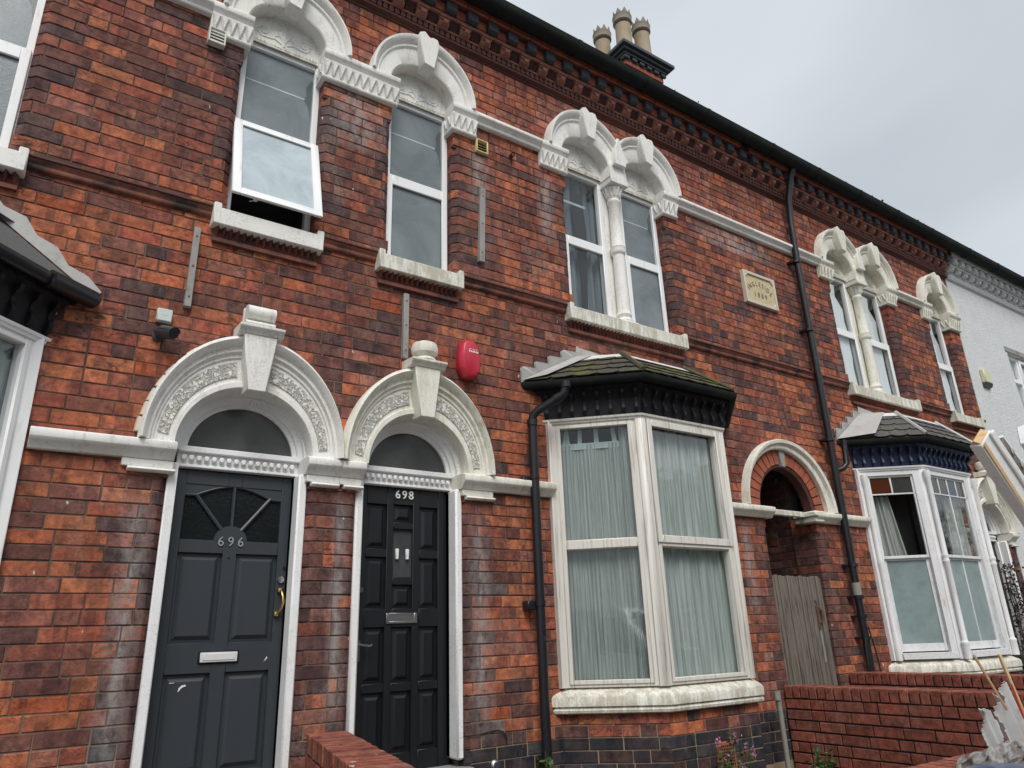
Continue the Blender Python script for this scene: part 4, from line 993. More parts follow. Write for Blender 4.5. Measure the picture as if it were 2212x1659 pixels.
kn = MB(); kn.tube([(1.375, .144, 2.055), (1.375, .151, 2.055)], .010, 10); kn.tube([(1.045, .146, 2.105), (1.045, .151, 2.105)], .006, 8); kn.build('stud', 'blackpaint', d)
# 698
cL, cM, cR = (1.898, 2.045), (2.093, 2.238), (2.288, 2.43)
P698 = []
for c2 in (cL, cR):
    P698 += [c2+(2.195, 2.49 if c2 is cL else 2.488), c2+(1.815, 2.14), c2+(1.368, 1.70), c2+(.97, 1.315)]
P698 += [cM+(2.375, 2.495), cM+(1.815, 1.965), cM+(1.365, 1.70), cM+(.965, 1.315)]
d = panel_door(h1, 1.852, 2.522, .86, 2.608, P698, 'doorblack', glasses=[(2.093, 2.238, 2.015, 2.33)])
gm = MB(); gm.box(2.088, 2.243, .172, .178, 2.01, 2.335); gm.build('glass', 'patternglass', d, smooth=0)
gm = MB()
for xx in (2.128, 2.203): gm.box(xx-.012, xx+.012, .155, .171, 2.145, 2.20); gm.lathe([(.008, 2.128), (.014, 2.137), (.010, 2.147)], xx, .163, 10)
gm.build('suction_hook', 'number', d, bevel=.004)
for ch_, xx in zip('698', (2.116, 2.166, 2.216)):
    text_obj('numeral', ch_, .082, .006, (xx, .143, 2.535), 'number', d, .95)
lb = MB(); grid_frame(lb, 2.052, 2.272, 1.722, 1.787, [(2.073, 2.25, 1.735, 1.775)], .140, .1505); lb.box(2.07, 2.252, .143, .149, 1.733, 1.777); lb.build('letterbox', 'brushed', d, bevel=.002)
lk = MB(); lk.tube([(1.868, .135, 1.93), (1.868, .151, 1.93)], .018, 16); lk.build('lock', 'chrome', d)
hd = MB(); hd.box(1.862, 1.878, .142, .151, 1.50, 1.625); hd.tube([(1.87, .144, 1.60), (1.87, .115, 1.60), (1.885, .112, 1.597), (1.93, .112, 1.592), (1.945, .108, 1.600)], .006, 8); hd.build('handle', 'chrome', d)
# 700 door (mostly hidden)
d = panel_door(h2, 10.155, 10.827, .86, 2.608, [(10.22, 10.45, 1.2, 1.75), (10.53, 10.76, 1.2, 1.75)], 'doorblack', glasses=[(10.22, 10.76, 1.9, 2.5)])
gm = MB(); gm.box(10.21, 10.77, .172, .178, 1.89, 2.51); gm.build('glass', 'doorglass', d, smooth=0)
for h, dc in ((h0, 1.05), (h1, 2.19), (h2, 10.49)):
    st = MB(); st.box(dc-.40, dc+.40, -.05, .19, YZ, .86); st.box(dc-.42, dc+.42, -.30, -.052, YZ, .66); st.build('doorstep', 'paving', h, bevel=.01)

# ---------------------------------------------------------------- passage
hd = MB(); arch_ring(hd, 6.233, SPR_D, .615, .60, .70, .70, [(0, .02), (0, -.045), (.15, -.055), (.5, -.05), (.6, -.085), (.9, -.09), (1, -.07), (1, .02)], n=44, cxo=6.262)
hd.build('passage_hood', 'cream', h1)
pr = MB(); nv = 19
for k in range(nv):
    a0 = math.pi*k/nv+.012; a1 = math.pi*(k+1)/nv-.012
    if k == nv//2: continue
    pts = []
    for r_a, r_b in ((.44, .46), (.635, .63)):
        seg = [(6.262+r_a*math.cos(a), SPR_D+r_b*math.sin(a)) for a in ([a0, a1] if r_a < .5 else [a1, a0])]
        pts += seg
    pm = MB(); pm.prism(pts, -.002, .1); pm.build('voussoir', M['brick_red'], h1, smooth=0)
ky = MB(); ky.prism([(6.235, SPR_D+.43), (6.295, SPR_D+.43), (6.315, SPR_D+.64), (6.215, SPR_D+.64)], -.02, .1); ky.build('keystone', 'greywood', h1, bevel=.004)
bb = MB(); arch_ring(bb, 6.262, SPR_D, .405, .42, .636, .632, [(0, .02), (.08, .008), (.14, .012), (.14, .028), (1, .028), (1, .11), (0, .11)], n=36); bb.build('passage_arch_ring', 'terradark', h1)
tu = MB()
tl = []
for (T_, a, b) in (('R', .31, 5.0), ('L', .31, 5.0)):
    tmp = []
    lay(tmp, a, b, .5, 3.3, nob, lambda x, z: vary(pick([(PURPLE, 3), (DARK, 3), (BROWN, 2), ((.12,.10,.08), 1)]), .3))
    for r_ in tmp:
        y = r_['loc'].x
        if T_ == 'R': r_['loc'] = Vector((6.69-r_['loc'].y, r_['loc'].x, r_['loc'].z)); r_['rot'] = math.pi/2; r_['dim'] = (r_['dim'][0], r_['dim'][1], .03, 0, 0); r_['loc'].x += .0; r_['rot'] = -math.pi/2; r_['loc'].y += r_['dim'][0]
        else: r_['loc'] = Vector((5.85, r_['loc'].x, r_['loc'].z)); r_['rot'] = math.pi/2
        if T_ == 'R': tl.append(r_)
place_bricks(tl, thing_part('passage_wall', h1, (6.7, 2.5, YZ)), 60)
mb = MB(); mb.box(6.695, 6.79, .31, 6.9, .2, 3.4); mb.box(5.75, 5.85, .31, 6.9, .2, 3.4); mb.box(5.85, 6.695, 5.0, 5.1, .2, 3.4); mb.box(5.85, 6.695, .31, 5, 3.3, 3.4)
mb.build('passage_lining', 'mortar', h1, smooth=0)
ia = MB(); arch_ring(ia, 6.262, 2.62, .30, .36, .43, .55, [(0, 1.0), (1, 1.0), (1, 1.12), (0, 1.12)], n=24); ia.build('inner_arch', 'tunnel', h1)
sw = MB(); sw.box(6.56, 6.74, -.088, .18, 2.66, 2.714) ; sw.box(6.58, 6.74, -.06, .18, 2.606, 2.66); sw.build('impost_return', 'cream', h1, bevel=.01)
br = MB(); br.box(5.94, 6.56, .03, .07, 2.655, 2.715); br.build('broken_board', 'sillstone', h1, bevel=.01)
gt = thing_part('gate', h1, (6.26, .06, .9))
x = 5.885; k = 0
while x < 6.54:
    w_ = .058+rnd.uniform(-.006, .008); b_ = MB(); dz = rnd.uniform(-.008, .008)
    b_.box(x, x+w_-.010, .05+rnd.uniform(-.005, .006), .072, .62, 2.09+dz-(x-5.9)*.01); b_.build('board', 'oldwood', gt, bevel=.004); x += w_
b_ = MB(); b_.box(6.555, 6.60, .03, .09, .60, 2.085); b_.box(6.605, 6.655, .05, .12, .60, 2.07); b_.build('gate_post', 'oldwood', gt, bevel=.004)
b_ = MB(); b_.tube([(6.50, .045, 1.86), (6.515, .03, 1.84), (6.50, .03, 1.82)], .006); b_.tube([(6.52, .045, 1.80), (6.545, .02, 1.77), (6.55, .015, 1.70), (6.53, .02, 1.66), (6.51, .045, 1.65)], .008); b_.box(6.495, 6.525, .040, .049, 1.60, 1.80); b_.build('latch', 'rust', gt)
b_ = MB(); b_.box(6.51, 6.53, .043, .0495, 1.30, 1.58); b_.build('new_patch', 'greywood', gt)

# ---------------------------------------------------------------- bay windows
def bay(h, B, k):
    path = B['p']; rt_ = thing_part('bay_window', h, ((path[1][0]+path[2][0])/2, path[1][1], YZ))
    zt = 3.21 if k != 2 else 3.245
    fr_m = 'upvc_dirty' if k == 1 else ('upvc' if k == 0 else 'paintwood')
    fas = 'bluepaint' if k == 2 else 'blackpaint'
    # brick base
    for i in range(3):
        T_, L, rot = plane_T(path[i], path[i+1])
        Tl = (lambda T_: (lambda p: T_((p[0], -p[1], p[2]))))(T_)
        ext = .0
        lay(RECS[k], 0, L, .40, 1.155, nob, lambda x, z: colour(x+path[0][0], z) if z > .95 else colour(0, z), T=T_, rot=rot, bond=.7, depth=.05)
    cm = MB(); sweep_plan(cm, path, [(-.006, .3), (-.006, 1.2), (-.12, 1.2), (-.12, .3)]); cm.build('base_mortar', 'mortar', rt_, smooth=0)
    # stone sill
    sm = MB(); sweep_plan(sm, path, [(-.1, 1.10), (.03, 1.10), (.045, 1.108), (.05, 1.125), (.04, 1.14), (.036, 1.144), (.055, 1.150), (.056, 1.205), (.045, 1.222), (-.03, 1.262), (-.1, 1.262)])
    sm.build('sill', 'sillstone', rt_)
    # timber/upvc frames
    for i in range(3):
        T_, L, rot = plane_T(path[i], path[i+1])
        def TT(p, T_=T_): return T_((p[0], -p[1], p[2]))
        if k != 2:
            fm = MB(); fm.T = TT
            gl = L-.10; a_, b_ = (.10, L-.10)
            if i == 0: a_, b_ = .10, L-.105
            if i == 1: a_, b_ = .09, L-.105
            holes = [(a_, b_, 1.312, 2.205), (a_, b_, 2.28, 3.14)]
            grid_frame(fm, 0.02, L-.02, 1.265, zt-.004, holes, .0, .06)
            grid_frame(fm, a_-.032, b_+.032, 1.285, 3.165, [(a_, b_, 1.314, 2.21), (a_, b_, 2.275, 3.138)], -.010, -.0005)
            if i == 1: grid_frame(fm, a_-.045, b_+.045, 2.235, 3.178, [(a_+.004, b_-.004, 2.29, 3.125)], -.022, -.0105)
            fm.build('frame', 'upvc_dirty' if k == 1 and i == 0 else ('upvc_dirty' if k == 1 else 'upvc'), rt_, bevel=.004)
            for z0, z1 in ((1.30, 2.215), (2.27, 3.15)):
                pm = MB(); pm.T = TT; pm.box(a_-.01, b_+.01, .026, .031, z0, z1); pm.build('pane', 'glass', rt_, smooth=0)
            # net curtains
            cm_ = MB(); cm_.T = TT; secs = []; N = 90
            lo = 1.29
            for q in range(N+1):
                u = q/N; x = .03+(L-.06)*u; f_ = (.006 if i == 0 else .009)
                y = .085+f_*math.sin(u*(150 if i == 0 else 62))+.008*math.sin(u*23+1)
                secs.append([(x, y, lo), (x, y+.003, 2.0), (x, y, 2.7), (x, y-.002, 3.14 if i else 3.02)])
            cm_.ribbon(secs); cm_.build('net_curtain', 'net' if i != 1 else 'netlight2', rt_)
            if i == 0 and k == 1:       # curtain heading with tabs
                tb = MB(); tb.T = TT
                for u0, u1, v0, v1 in ((.10, .17, .13, .155), (.225, .26, .235, .265), (.355, .395, .36, .39), (.50, .54, .49, .52)):
                    tb.prism([(u0, 3.00), (u1, 3.00), (v1, 3.16), (v0, 3.16)], .08, .083)
                tb.box(.06, L-.08, .0785, .081, 2.985, 3.035); tb.build('curtain_heading', 'netlight', rt_)
                sd_ = MB(); sd_.T = TT; secs = [[(.55+.07*u, .07+.008*math.sin(u*30), 1.3), (.55+.07*u, .07+.008*math.sin(u*30), 3.15)] for u in [q/20 for q in range(21)]]
                sd_.ribbon(secs); sd_.build('side_drape', 'netlight2', rt_)
        else:
            fm = MB(); fm.T = TT; a_, b_ = (.125, L-.125) if i == 0 else (.12, L-.14)
            grid_frame(fm, .05, L-.05, 1.27, zt-.03, [(a_, b_, 1.33, 3.16)], .0, .07)
            grid_frame(fm, a_, b_, 1.345, 2.285, [(a_+.035, b_-.035, 1.42, 2.25)], .045, .07)
            grid_frame(fm, a_, b_, 2.27, 3.16, [(a_+.02, b_-.02, 2.30, 3.14)], .02, .0445)
            if i == 0: fm.box((a_+b_)/2-.009, (a_+b_)/2+.009, .022, .044, 2.965, 3.14)
            elif i == 1:
                for q in (1, 2, 3): xx = a_+(b_-a_)*q/4; fm.box(xx-.009, xx+.009, .022, .044, 2.965, 3.14)
                fm.box((a_+b_)/2-.009, (a_+b_)/2+.009, .022, .044, 2.30, 2.95); fm.box((a_+b_)/2-.007, (a_+b_)/2+.007, .047, .066, 1.42, 2.25)
            fm.box(a_, b_, .020, .044, 2.95, 2.965); fm.box(a_-.01, b_+.01, -.03, .02, 1.272, 1.335)
            fm.build('sash_frame', 'peeling', rt_, bevel=.003)
            lo_ = MB(); lo_.T = TT; lo_.box(a_+.02, b_-.02, .056, .060, 1.40, 2.26); lo_.build('pane', 'obscure_sage', rt_, smooth=0)
            hi = MB(); hi.T = TT; hi.box(a_+.01, b_-.01, .031, .035, 2.29, 2.955); hi.build('pane', 'glass', rt_, smooth=0)
            nq = 2 if i == 0 else 4
            mats = ['amberglass', 'greyglass'] if i == 0 else ['greyglass', 'greyglass', 'tealglass', 'greyglass']
            for q in range(nq):
                pm = MB(); pm.T = TT; x0_ = a_+(b_-a_)*q/nq+.009; x1_ = a_+(b_-a_)*(q+1)/nq-.009; pm.box(x0_, x1_, .031, .035, 2.963, 3.142); pm.build('pane', mats[q], rt_, smooth=0)
            cu = MB(); cu.T = TT
            for (p0, p1, q0, q1) in (((a_, a_+.30, a_, a_+.22),) if i == 0 else ((a_+.36, b_, a_+.42, b_),)):
                secs = []
                for q in range(41):
                    u = q/40; yb = .12+.018*math.sin(u*26)+.008*math.sin(u*61)
                    xb = p0+(p1-p0)*u; xt = q0+(q1-q0)*u
                    secs.append([(xb, yb, 2.28), ((xb+xt)/2, yb, 2.6), (xt, yb, 2.95)])
                cu.ribbon(secs)
            cu.build('curtain', 'drapewhite', rt_)
            bkb = MB(); bkb.T = TT; bkb.box(a_, b_, .28, .285, 1.35, 3.1); bkb.build('dark_room', 'darkhole', rt_, smooth=0)
    # corner posts
    for i in (1, 2):
        p_ = Vector(path[i]); cm2 = MB()
        if k == 2:
            q_ = offset_path(path, .028)[i]
            cm2.lathe([(.034, 1.262), (.034, 1.40), (.040, 1.42), (.024, 1.44), (.024, 2.20), (.034, 2.22), (.024, 2.25), (.034, 2.28), (.024, 2.31), (.024, 3.08), (.036, 3.11), (.036, 3.19)], q_.x, q_.y, 14)
        else:
            q_ = offset_path(path, .0)[i]
        pts = offset_path(path, .012 if k != 2 else .004)
        d0 = (Vector(path[i])-Vector(path[i-1])).normalized(); d1 = (Vector(path[i+1])-Vector(path[i])).normalized()
        c0 = pts[i]; cin = offset_path(path, -.07)[i]; wdt = .048 if k != 2 else .06
        cm2.extz([tuple(c0-d0*wdt), tuple(c0), tuple(c0+d1*wdt), tuple(cin+d1*wdt*.5), tuple(cin-d0*wdt*.5)], 1.264, zt-.003)
        cm2.build('corner_post', fr_m, rt_, bevel=.003)
    for i in (0, 3):
        p_ = Vector(path[i]); sg = 1 if i == 0 else -1
        cm2 = MB(); cm2.box(min(p_.x-.012*sg, p_.x+.075*sg), max(p_.x-.012*sg, p_.x+.075*sg), -.035, .06, 1.264, zt-.003)
        if k == 2 and i == 0: cm2.lathe([(.03, 1.262), (.03, 1.42), (.022, 1.45), (.022, 2.2), (.03, 2.24), (.022, 2.28), (.022, 3.06), (.034, 3.10), (.034, 3.18)], p_.x+.045, -.06, 12)
        cm2.build('wall_post', fr_m, rt_, bevel=.004)
    # head mould, fascia, brackets, gutter
    hm = MB(); sweep_plan(hm, path, [(-.06, zt-.03), (.012, zt-.03), (.016, zt-.012), (.026, zt-.010), (.03, zt+.006), (-.06, zt+.006)]); hm.build('head_mould', fr_m, rt_)
    zf0, zf1 = zt+.008, (3.50 if k != 2 else 3.545)
    fm = MB(); sweep_plan(fm, path, [(-.06, zf0), (.012, zf0), (.018, zf0+.06), (.03, zf1-.10), (.075, zf1-.055), (.085, zf1-.045), (.10, zf1-.012), (-.06, zf1-.012)]); fm.build('fascia', fas, rt_)
    outer = offset_path(path, .02)
    bkme = None
    for i in range(3):
        A_, B_ = outer[i], outer[i+1]; T_, L, rot = plane_T(A_, B_)
        n = max(3, round(L/(.115 if k else .13)))
        for q in range(n+1):
            u = .03+(L-.06)*q/n-.011
            b_ = MB(); b_.T = T_
            pr_ = [(.0, zf0+.012), (.018, zf0+.02), (.03, zf0+.045), (.024, zf0+.075), (.010, zf0+.10), (.012, zf0+.125), (.032, zf0+.145), (.052, zf0+.165), (.055, zf0+.19), (.0, zf0+.20)]
            nn = len(pr_); b_.add([(u, o, z) for o, z in pr_]+[(u+.024, o, z) for o, z in pr_], [tuple(range(nn)), tuple(range(2*nn-1, nn-1, -1))]+[(j, j+nn, (j+1) % nn+nn, (j+1) % nn) for j in range(nn)])
            b_.build('bracket', fas, rt_, smooth=0)
        A_, B_ = offset_path(path, .082)[i], offset_path(path, .082)[i+1]; T_, L, rot = plane_T(A_, B_)
        sc_ = MB(); sc_.T = T_; n = round(L/.058)
        for q in range(n):
            uc = (q+.5)*L/n; sc_.prism([(uc-.028, zf1-.045)]+[(uc-.027*math.cos(a), zf1-.05-.024*math.sin(a)) for a in [math.pi*j/6 for j in range(7)]]+[(uc+.028, zf1-.045)], .0, .008)
        sc_.build('scalloped_valance', fas, rt_, smooth=0)
    gp = [(.092, zf1-.030)]+[(.125+.038*math.cos(a), zf1-.012+.045*math.sin(a)) for a in [math.pi+math.pi*j/8 for j in range(9)]]+[(.163, zf1), (.155, zf1), (.10, zf1)]
    gm_ = MB(); sweep_plan(gm_, path, gp); gm_.build('gutter', 'pipe' if k == 0 else 'gutter', rt_)
    if k == 0:
        e_ = MB(); q_ = offset_path(path, .125)[3]; e_.tube([(q_.x-.20, -.21, zf1-.025), (q_.x+.02, .0-.035, zf1-.025)], .05, 12); e_.build('gutter_end', 'pipe', rt_)
    # roof facets with slates
    lower = offset_path(path, .14); upper = offset_path(path, -.24)
    lower[0] = Vector((lower[0].x, .0)); 
    zlo, zhi = zf1+.004, (3.80 if k == 1 else 3.90)
    if k == 2: upper = offset_path(path, -.20)
    rm = MB(); 
    rm.add([(p_.x, p_.y, zlo-.006) for p_ in lower]+[(p_.x, p_.y, zhi-.006) for p_ in upper], [(i, i+1, i+5, i+4) for i in range(3)]+[(4, 5, 6, 7), (3, 2, 1, 0)])
    rm.build('roof_deck', 'felt' if k == 0 else 'slate', rt_, smooth=0)
    if k:
        rows = 4
        for i in range(3):
            a0, a1, b0, b1 = lower[i], lower[i+1], upper[i], upper[i+1]
            A0, A1, B0, B1 = [Vector((v.x, v.y, z)) for v, z in ((a0, zlo), (a1, zlo), (b0, zhi), (b1, zhi))]
            nrm = (A1-A0).cross(B0-A0).normalized(); 
            if nrm.z < 0: nrm = -nrm
            for rw in range(rows):
                t0, t1 = rw/rows, min(1, (rw+1.25)/rows)
                L0, L1 = A0.lerp(B0, t0), A1.lerp(B1, t0); U0, U1 = A0.lerp(B0, t1), A1.lerp(B1, t1)
                n = max(2, round((L1-L0).length/.175)); off_ = (rw % 2)*.5
                edges = [0]+[min(1, max(0, (q+off_)/n)) for q in range(n+1) if 0 < (q+off_)/n < 1]+[1]
                for ea, eb in zip(edges, edges[1:]):
                    if eb-ea < .02: continue
                    c0, c1, c2, c3 = L0.lerp(L1, ea), L0.lerp(L1, eb), U0.lerp(U1, eb), U0.lerp(U1, ea)
                    g_ = (c1-c0)*.02; lift = nrm*(.016+rnd.uniform(0, .003)); th = nrm*.007; dn = (c0-c3).normalized()
                    cut = .028 if 0 < ea and eb < 1 else .0
                    P5 = [c0+g_+lift-dn*cut, c0.lerp(c1, .3)+lift, c0.lerp(c1, .7)+lift, c1-g_+lift-dn*cut, c2-g_+nrm*.003, c3+g_+nrm*.003]
                    s_ = MB(); s_.add([tuple(v) for v in P5]+[tuple(v+th) for v in P5], [(5, 4, 3, 2, 1, 0), (6, 7, 8, 9, 10, 11)]+[(j, (j+1) % 6, (j+1) % 6+6, j+6) for j in range(6)])
                    s_.build('slate', 'slate' if k == 1 else 'slate2', rt_, smooth=0)
    if k:
        for i in (1, 2):
            hp = MB(); a_ = Vector((lower[i].x, lower[i].y, zlo+.03)); b_ = Vector((upper[i].x, upper[i].y, zhi+.03)); hp.tube([a_, b_], .022, 6); hp.build('hip', 'slate' if k == 1 else 'lead', rt_, smooth=0)
    # lead apron, flat top and stepped flashing
    ap = MB(); up2 = offset_path(path, -.24 if k != 2 else -.20); lo2 = offset_path(path, -.155 if k != 2 else -.14)
    zl_ = zhi-(.066 if k != 2 else .050)
    sec = []
    for i in range(4):
        sec.append([(lo2[i].x, lo2[i].y if i not in (0, 3) else -.004, zl_+.022), (up2[i].x, up2[i].y if i not in (0, 3) else -.004, zhi+.022), (up2[i].x, up2[i].y+.03 if i not in (0, 3) else -.003, zhi+.03), (up2[i].x, .0, zhi+.06)])
    ap.ribbon(sec); ap.build('lead_apron', 'leadpaint' if k else 'felt', rt_, smooth=0)
    fl = MB(); x0_ = lower[0].x+.02; n = 4
    xa, za = lower[0].x, zlo; xb, zb = upper[0].x, zhi
    if k:
        for q in range(n):
            f0, f1 = q/n, (q+1)/n
            x_ = xa+(xb-xa)*f0-.03; z_ = za+(zb-za)*f0; z2 = za+(zb-za)*f1+.055; x2 = xa+(xb-xa)*f1
            cz_ = z2+rnd.uniform(-.01, .01)
            for yy, o_ in ((-.007, 1), (-.003, -1)):
                pv = [(x_, yy, z_-.005), (x2+.004, yy-.004, z_+(zb-za)/n), (x2+.002, yy-(.016 if o_ > 0 else 0), cz_), (x_+.035, yy, cz_+.004), (x_-.004, yy-(.02 if o_ > 0 else 0), z2-.012)]
                fl.add(pv, [(0, 1, 2, 3, 4)] if o_ > 0 else [(4, 3, 2, 1, 0)])
        fl.add([(xb-.02, -.006, zb), (xb+.55, -.006, zb+.055), (xb+.52, -.006, zb+.075), (xb+.03, -.006, zb+.12), (xb, -.006, zb+.13)], [(0, 1, 2, 3, 4)])
        # soaker strip up the verge
        wl = 1 if k == 1 else 2.1
        fl.add([(xa-.03, -.02, za+.012), (xa+.13*wl, -.145*wl+.012, za+.050), (xb+.10*wl, -.09*wl, zb+.035), (xb-.01, -.015, zb+.03)], [(0, 1, 2, 3)])
        fl.build('stepped_flashing', 'lead', rt_, smooth=0)
    else:
        xa, xb = lower[3].x, upper[3].x
        dx_, dz_ = xb-xa, zb-za; nl = math.hypot(dx_, dz_); ux, uz = dx_/nl, dz_/nl; px_, pz_ = uz, -ux
        if pz_ < 0: px_, pz_ = -px_, -pz_
        offs = [.05, .07, .045, .085, .06, .10, .065, .09, .07]
        q_ = [(xa+dx_*f_, za+dz_*f_) for f_ in (1.3, 0)]+[(xa+dx_*f_+px_*o_, za+dz_*f_+pz_*o_) for f_, o_ in zip([q/6.2 for q in range(9)], offs)]
        fl.prism(q_, -.008, .0); fl.build('cement_fillet', 'lead', rt_)
    # dark room behind
    rb = MB(); x0_, x1_ = path[0][0]+.02, path[3][0]-.02
    rb.box(x0_, x1_, .75, .8, 1.1, 3.4); rb.box(x0_-.05, x0_, .10, .8, 1.1, 3.4); rb.box(x1_, x1_+.05, .10, .8, 1.1, 3.4)
    rb.add([(x0_, .8, 3.3), (x1_, .8, 3.3), (x1_, 0.05, 3.3), (path[2][0], path[2][1]+.08, 3.3), (path[1][0], path[1][1]+.08, 3.3), (x0_, .05, 3.3)], [(0, 1, 2, 3, 4, 5)])
    rb.add([(x0_, .8, 1.2), (x1_, .8, 1.2), (x1_, 0.05, 1.2), (path[2][0], path[2][1]+.08, 1.2), (path[1][0], path[1][1]+.08, 1.2), (x0_, .05, 1.2)], [(0, 1, 2, 3, 4, 5)])
    rb.build('room', 'interior', rt_, smooth=0)
    return rt_
M['netlight2'] = curtain('net_curtain_pale_sage', (.32, .355, .34), (.58, .62, .59), 12)
M['peeling'] = plaster('peeling_white_paint', (.80, .81, .83), (.40, .33, .28), .62, .72, .35)
for h, B, k in zip(houses, BAYS, range(3)): bay(h, B, k)
ab = MB()
ab.box(4.275, 4.455, -.515, -.495, .69, .872)
ab.build('air_brick', M['brick_red'], h1, bevel=.004)
abh = MB()
for i in range(8):
    for j in range(8): abh.box(4.29+i*.0195, 4.302+i*.0195, -.5175, -.5155, .703+j*.0195, .715+j*.0195)
abh.build('air_brick_holes', 'darkhole', h1, smooth=0)
for k, h in enumerate(houses): place_bricks(RECS[k], h, 300)

# ---------------------------------------------------------------- white rendered house
WX0, WX1 = 11.05, 19.0
wh = thing('white_house', (15, 0, YZ), 'white roughcast terraced house with white painted cornice at the far right', 'house')
mb = MB(); grid_frame(mb, WX0+.002, WX1, .2, 6.54, [(12.56, 14.3, 4.45, 5.64)], -.006, .3)
mb.box(WX0+.1, WX1, 7, 7.2, .2, 7); mb.box(WX1-.1, WX1, .3, 7, .2, 7); mb.build('wall', 'render', wh, smooth=0)
mb = MB(); mb.box(12.5, 14.36, -.02, .06, 5.642, 5.73); mb.build('lintel', 'greywood', wh, bevel=.005)
mb = MB(); mb.box(12.52, 14.34, -.06, .1, 4.40, 4.449); mb.build('sill', 'plaster', wh, bevel=.005)
ww = thing_part('window', wh, (13.4, .05, 4.45))
mb = MB(); grid_frame(mb, 12.56, 14.3, 4.45, 5.64, [(12.62, 12.98, 4.51, 5.17), (12.62, 12.98, 5.23, 5.58), (13.05, 13.8, 4.51, 5.17), (13.05, 13.8, 5.23, 5.58), (13.87, 14.24, 4.51, 5.17), (13.87, 14.24, 5.23, 5.58)], .05, .11); 
grid_frame(mb, 13.03, 13.82, 5.21, 5.60, [(13.08, 13.77, 5.26, 5.55)], .03, .0495)
mb.build('frame', 'upvc', ww, bevel=.004)
for a, b in ((12.6, 13.0), (13.03, 13.82), (13.85, 14.26)):
    for c, e_ in ((4.49, 5.19), (5.21, 5.6)): mb = MB(); mb.box(a, b, .08, .085, c, e_); mb.build('pane', 'glass', ww, smooth=0)
mb = MB(); mb.box(12.6, 14.2, .13, .135, 4.47, 5.62); mb.build('blind', 'whiteblind', ww, smooth=0)
mb = MB(); mb.box(12.4, 14.4, .6, .62, 4.3, 5.8); mb.build('room_backdrop', 'interior', ww, smooth=0)
cornice(wh, WX0, WX1, True)

# ---------------------------------------------------------------- wall-hung things
al = MB(); o = [(2.515, 3.70), (2.50, 3.60), (2.505, 3.50), (2.545, 3.43), (2.625, 3.43), (2.655, 3.50), (2.66, 3.60), (2.635, 3.70), (2.60, 3.735), (2.55, 3.735)]
o = [(2.58+(x-2.58)*1.08, z) for x, z in o]; ins = [(2.59+(x-2.58)*.82, 3.585+(z-3.585)*.90) for x, z in o]; n = len(o)
at = thing('alarm_box', (2.58, 0, 3.42), 'red coffin-shaped burglar alarm box on the brick wall right of the door 698 arch', 'alarm box')
al.add([(x, -.004, z) for x, z in o]+[(x, -.05, z) for x, z in o]+[(x, -.085, z) for x, z in ins], [tuple(range(2*n, 3*n))]+[(i, (i+1) % n, (i+1) % n+n, i+n) for i in range(n)]+[(i+n, (i+1) % n+n, (i+1) % n+2*n, i+2*n) for i in range(n)]+[tuple(range(n-1, -1, -1))])
al.build('casing', 'red', at, bevel=.004)
lt = MB()
for q in range(6): x = 2.565+q*.014; z = 3.628-q*.0005; lt.box(x, x+.009, -.0868, -.0852, z, z+.013+.004*(q % 3 == 0)); 
for q in range(7): x = 2.562+q*.0125; lt.box(x, x+.0085, -.0868, -.0852, 3.650, 3.652+.004*(q % 2))
lt.build('lettering', 'number', at, smooth=0)

cc = thing('security_camera', (.53, 0, 3.30), 'small dark bullet security camera on the brick wall below a pale junction box', 'camera')
mb = MB(); mb.tube([(.495, -.002, 3.345), (.495, -.018, 3.345)], .036, 18); mb.build('base', 'grey_plastic', cc)
mb = MB(); mb.tube([(.495, -.015, 3.345), (.505, -.04, 3.335)], .014, 10); mb.build('arm', 'grey_plastic', cc)
mb = MB(); mb.tube([(.485, -.03, 3.362), (.497, -.055, 3.355), (.555, -.155, 3.315)], .030, 18, radii=[.024, .031, .033]); mb.build('body', 'grey_plastic', cc)
mb = MB(); mb.tube([(.553, -.152, 3.3165), (.5575, -.159, 3.3135)], .027, 18); mb.build('lens', 'blackpaint', cc)
mb = MB(); dv = Vector((.058, -.10, -.04)).normalized()
secs = []
for t_ in (0, 1):
    c0 = Vector((.505, -.065, 3.352))+dv*(.115*t_); u_ = dv.cross(Vector((0, 0, 1))).normalized(); v_ = u_.cross(dv).normalized()
    secs.append([tuple(c0+.037*(math.cos(a)*u_+math.sin(a)*v_)) for a in [math.pi*(.1+.8*j/8) for j in range(9)]]+[tuple(c0+.034*(math.cos(a)*u_+math.sin(a)*v_)) for a in [math.pi*(.9-.8*j/8) for j in range(9)]])
mb.ribbon(secs, closed=True); mb.build('sunshade', 'grey_plastic', cc)
jb = thing('junction_box', (.505, 0, 3.43), 'pale grey square junction box on the wall above the security camera', 'junction box')
mb = MB(); mb.box(.468, .55, -.042, -.001, 3.428, 3.508); mb.build('casing', 'pale_plastic', jb, bevel=.005)
mb = MB(); mb.box(.466, .472, -.03, -.01, 3.44, 3.452); mb.box(.466, .4675, -.03, -.01, 3.485, 3.497); mb.box(.49, .528, -.0432, -.042, 3.466, 3.470); mb.build('knockout', 'vent', jb)

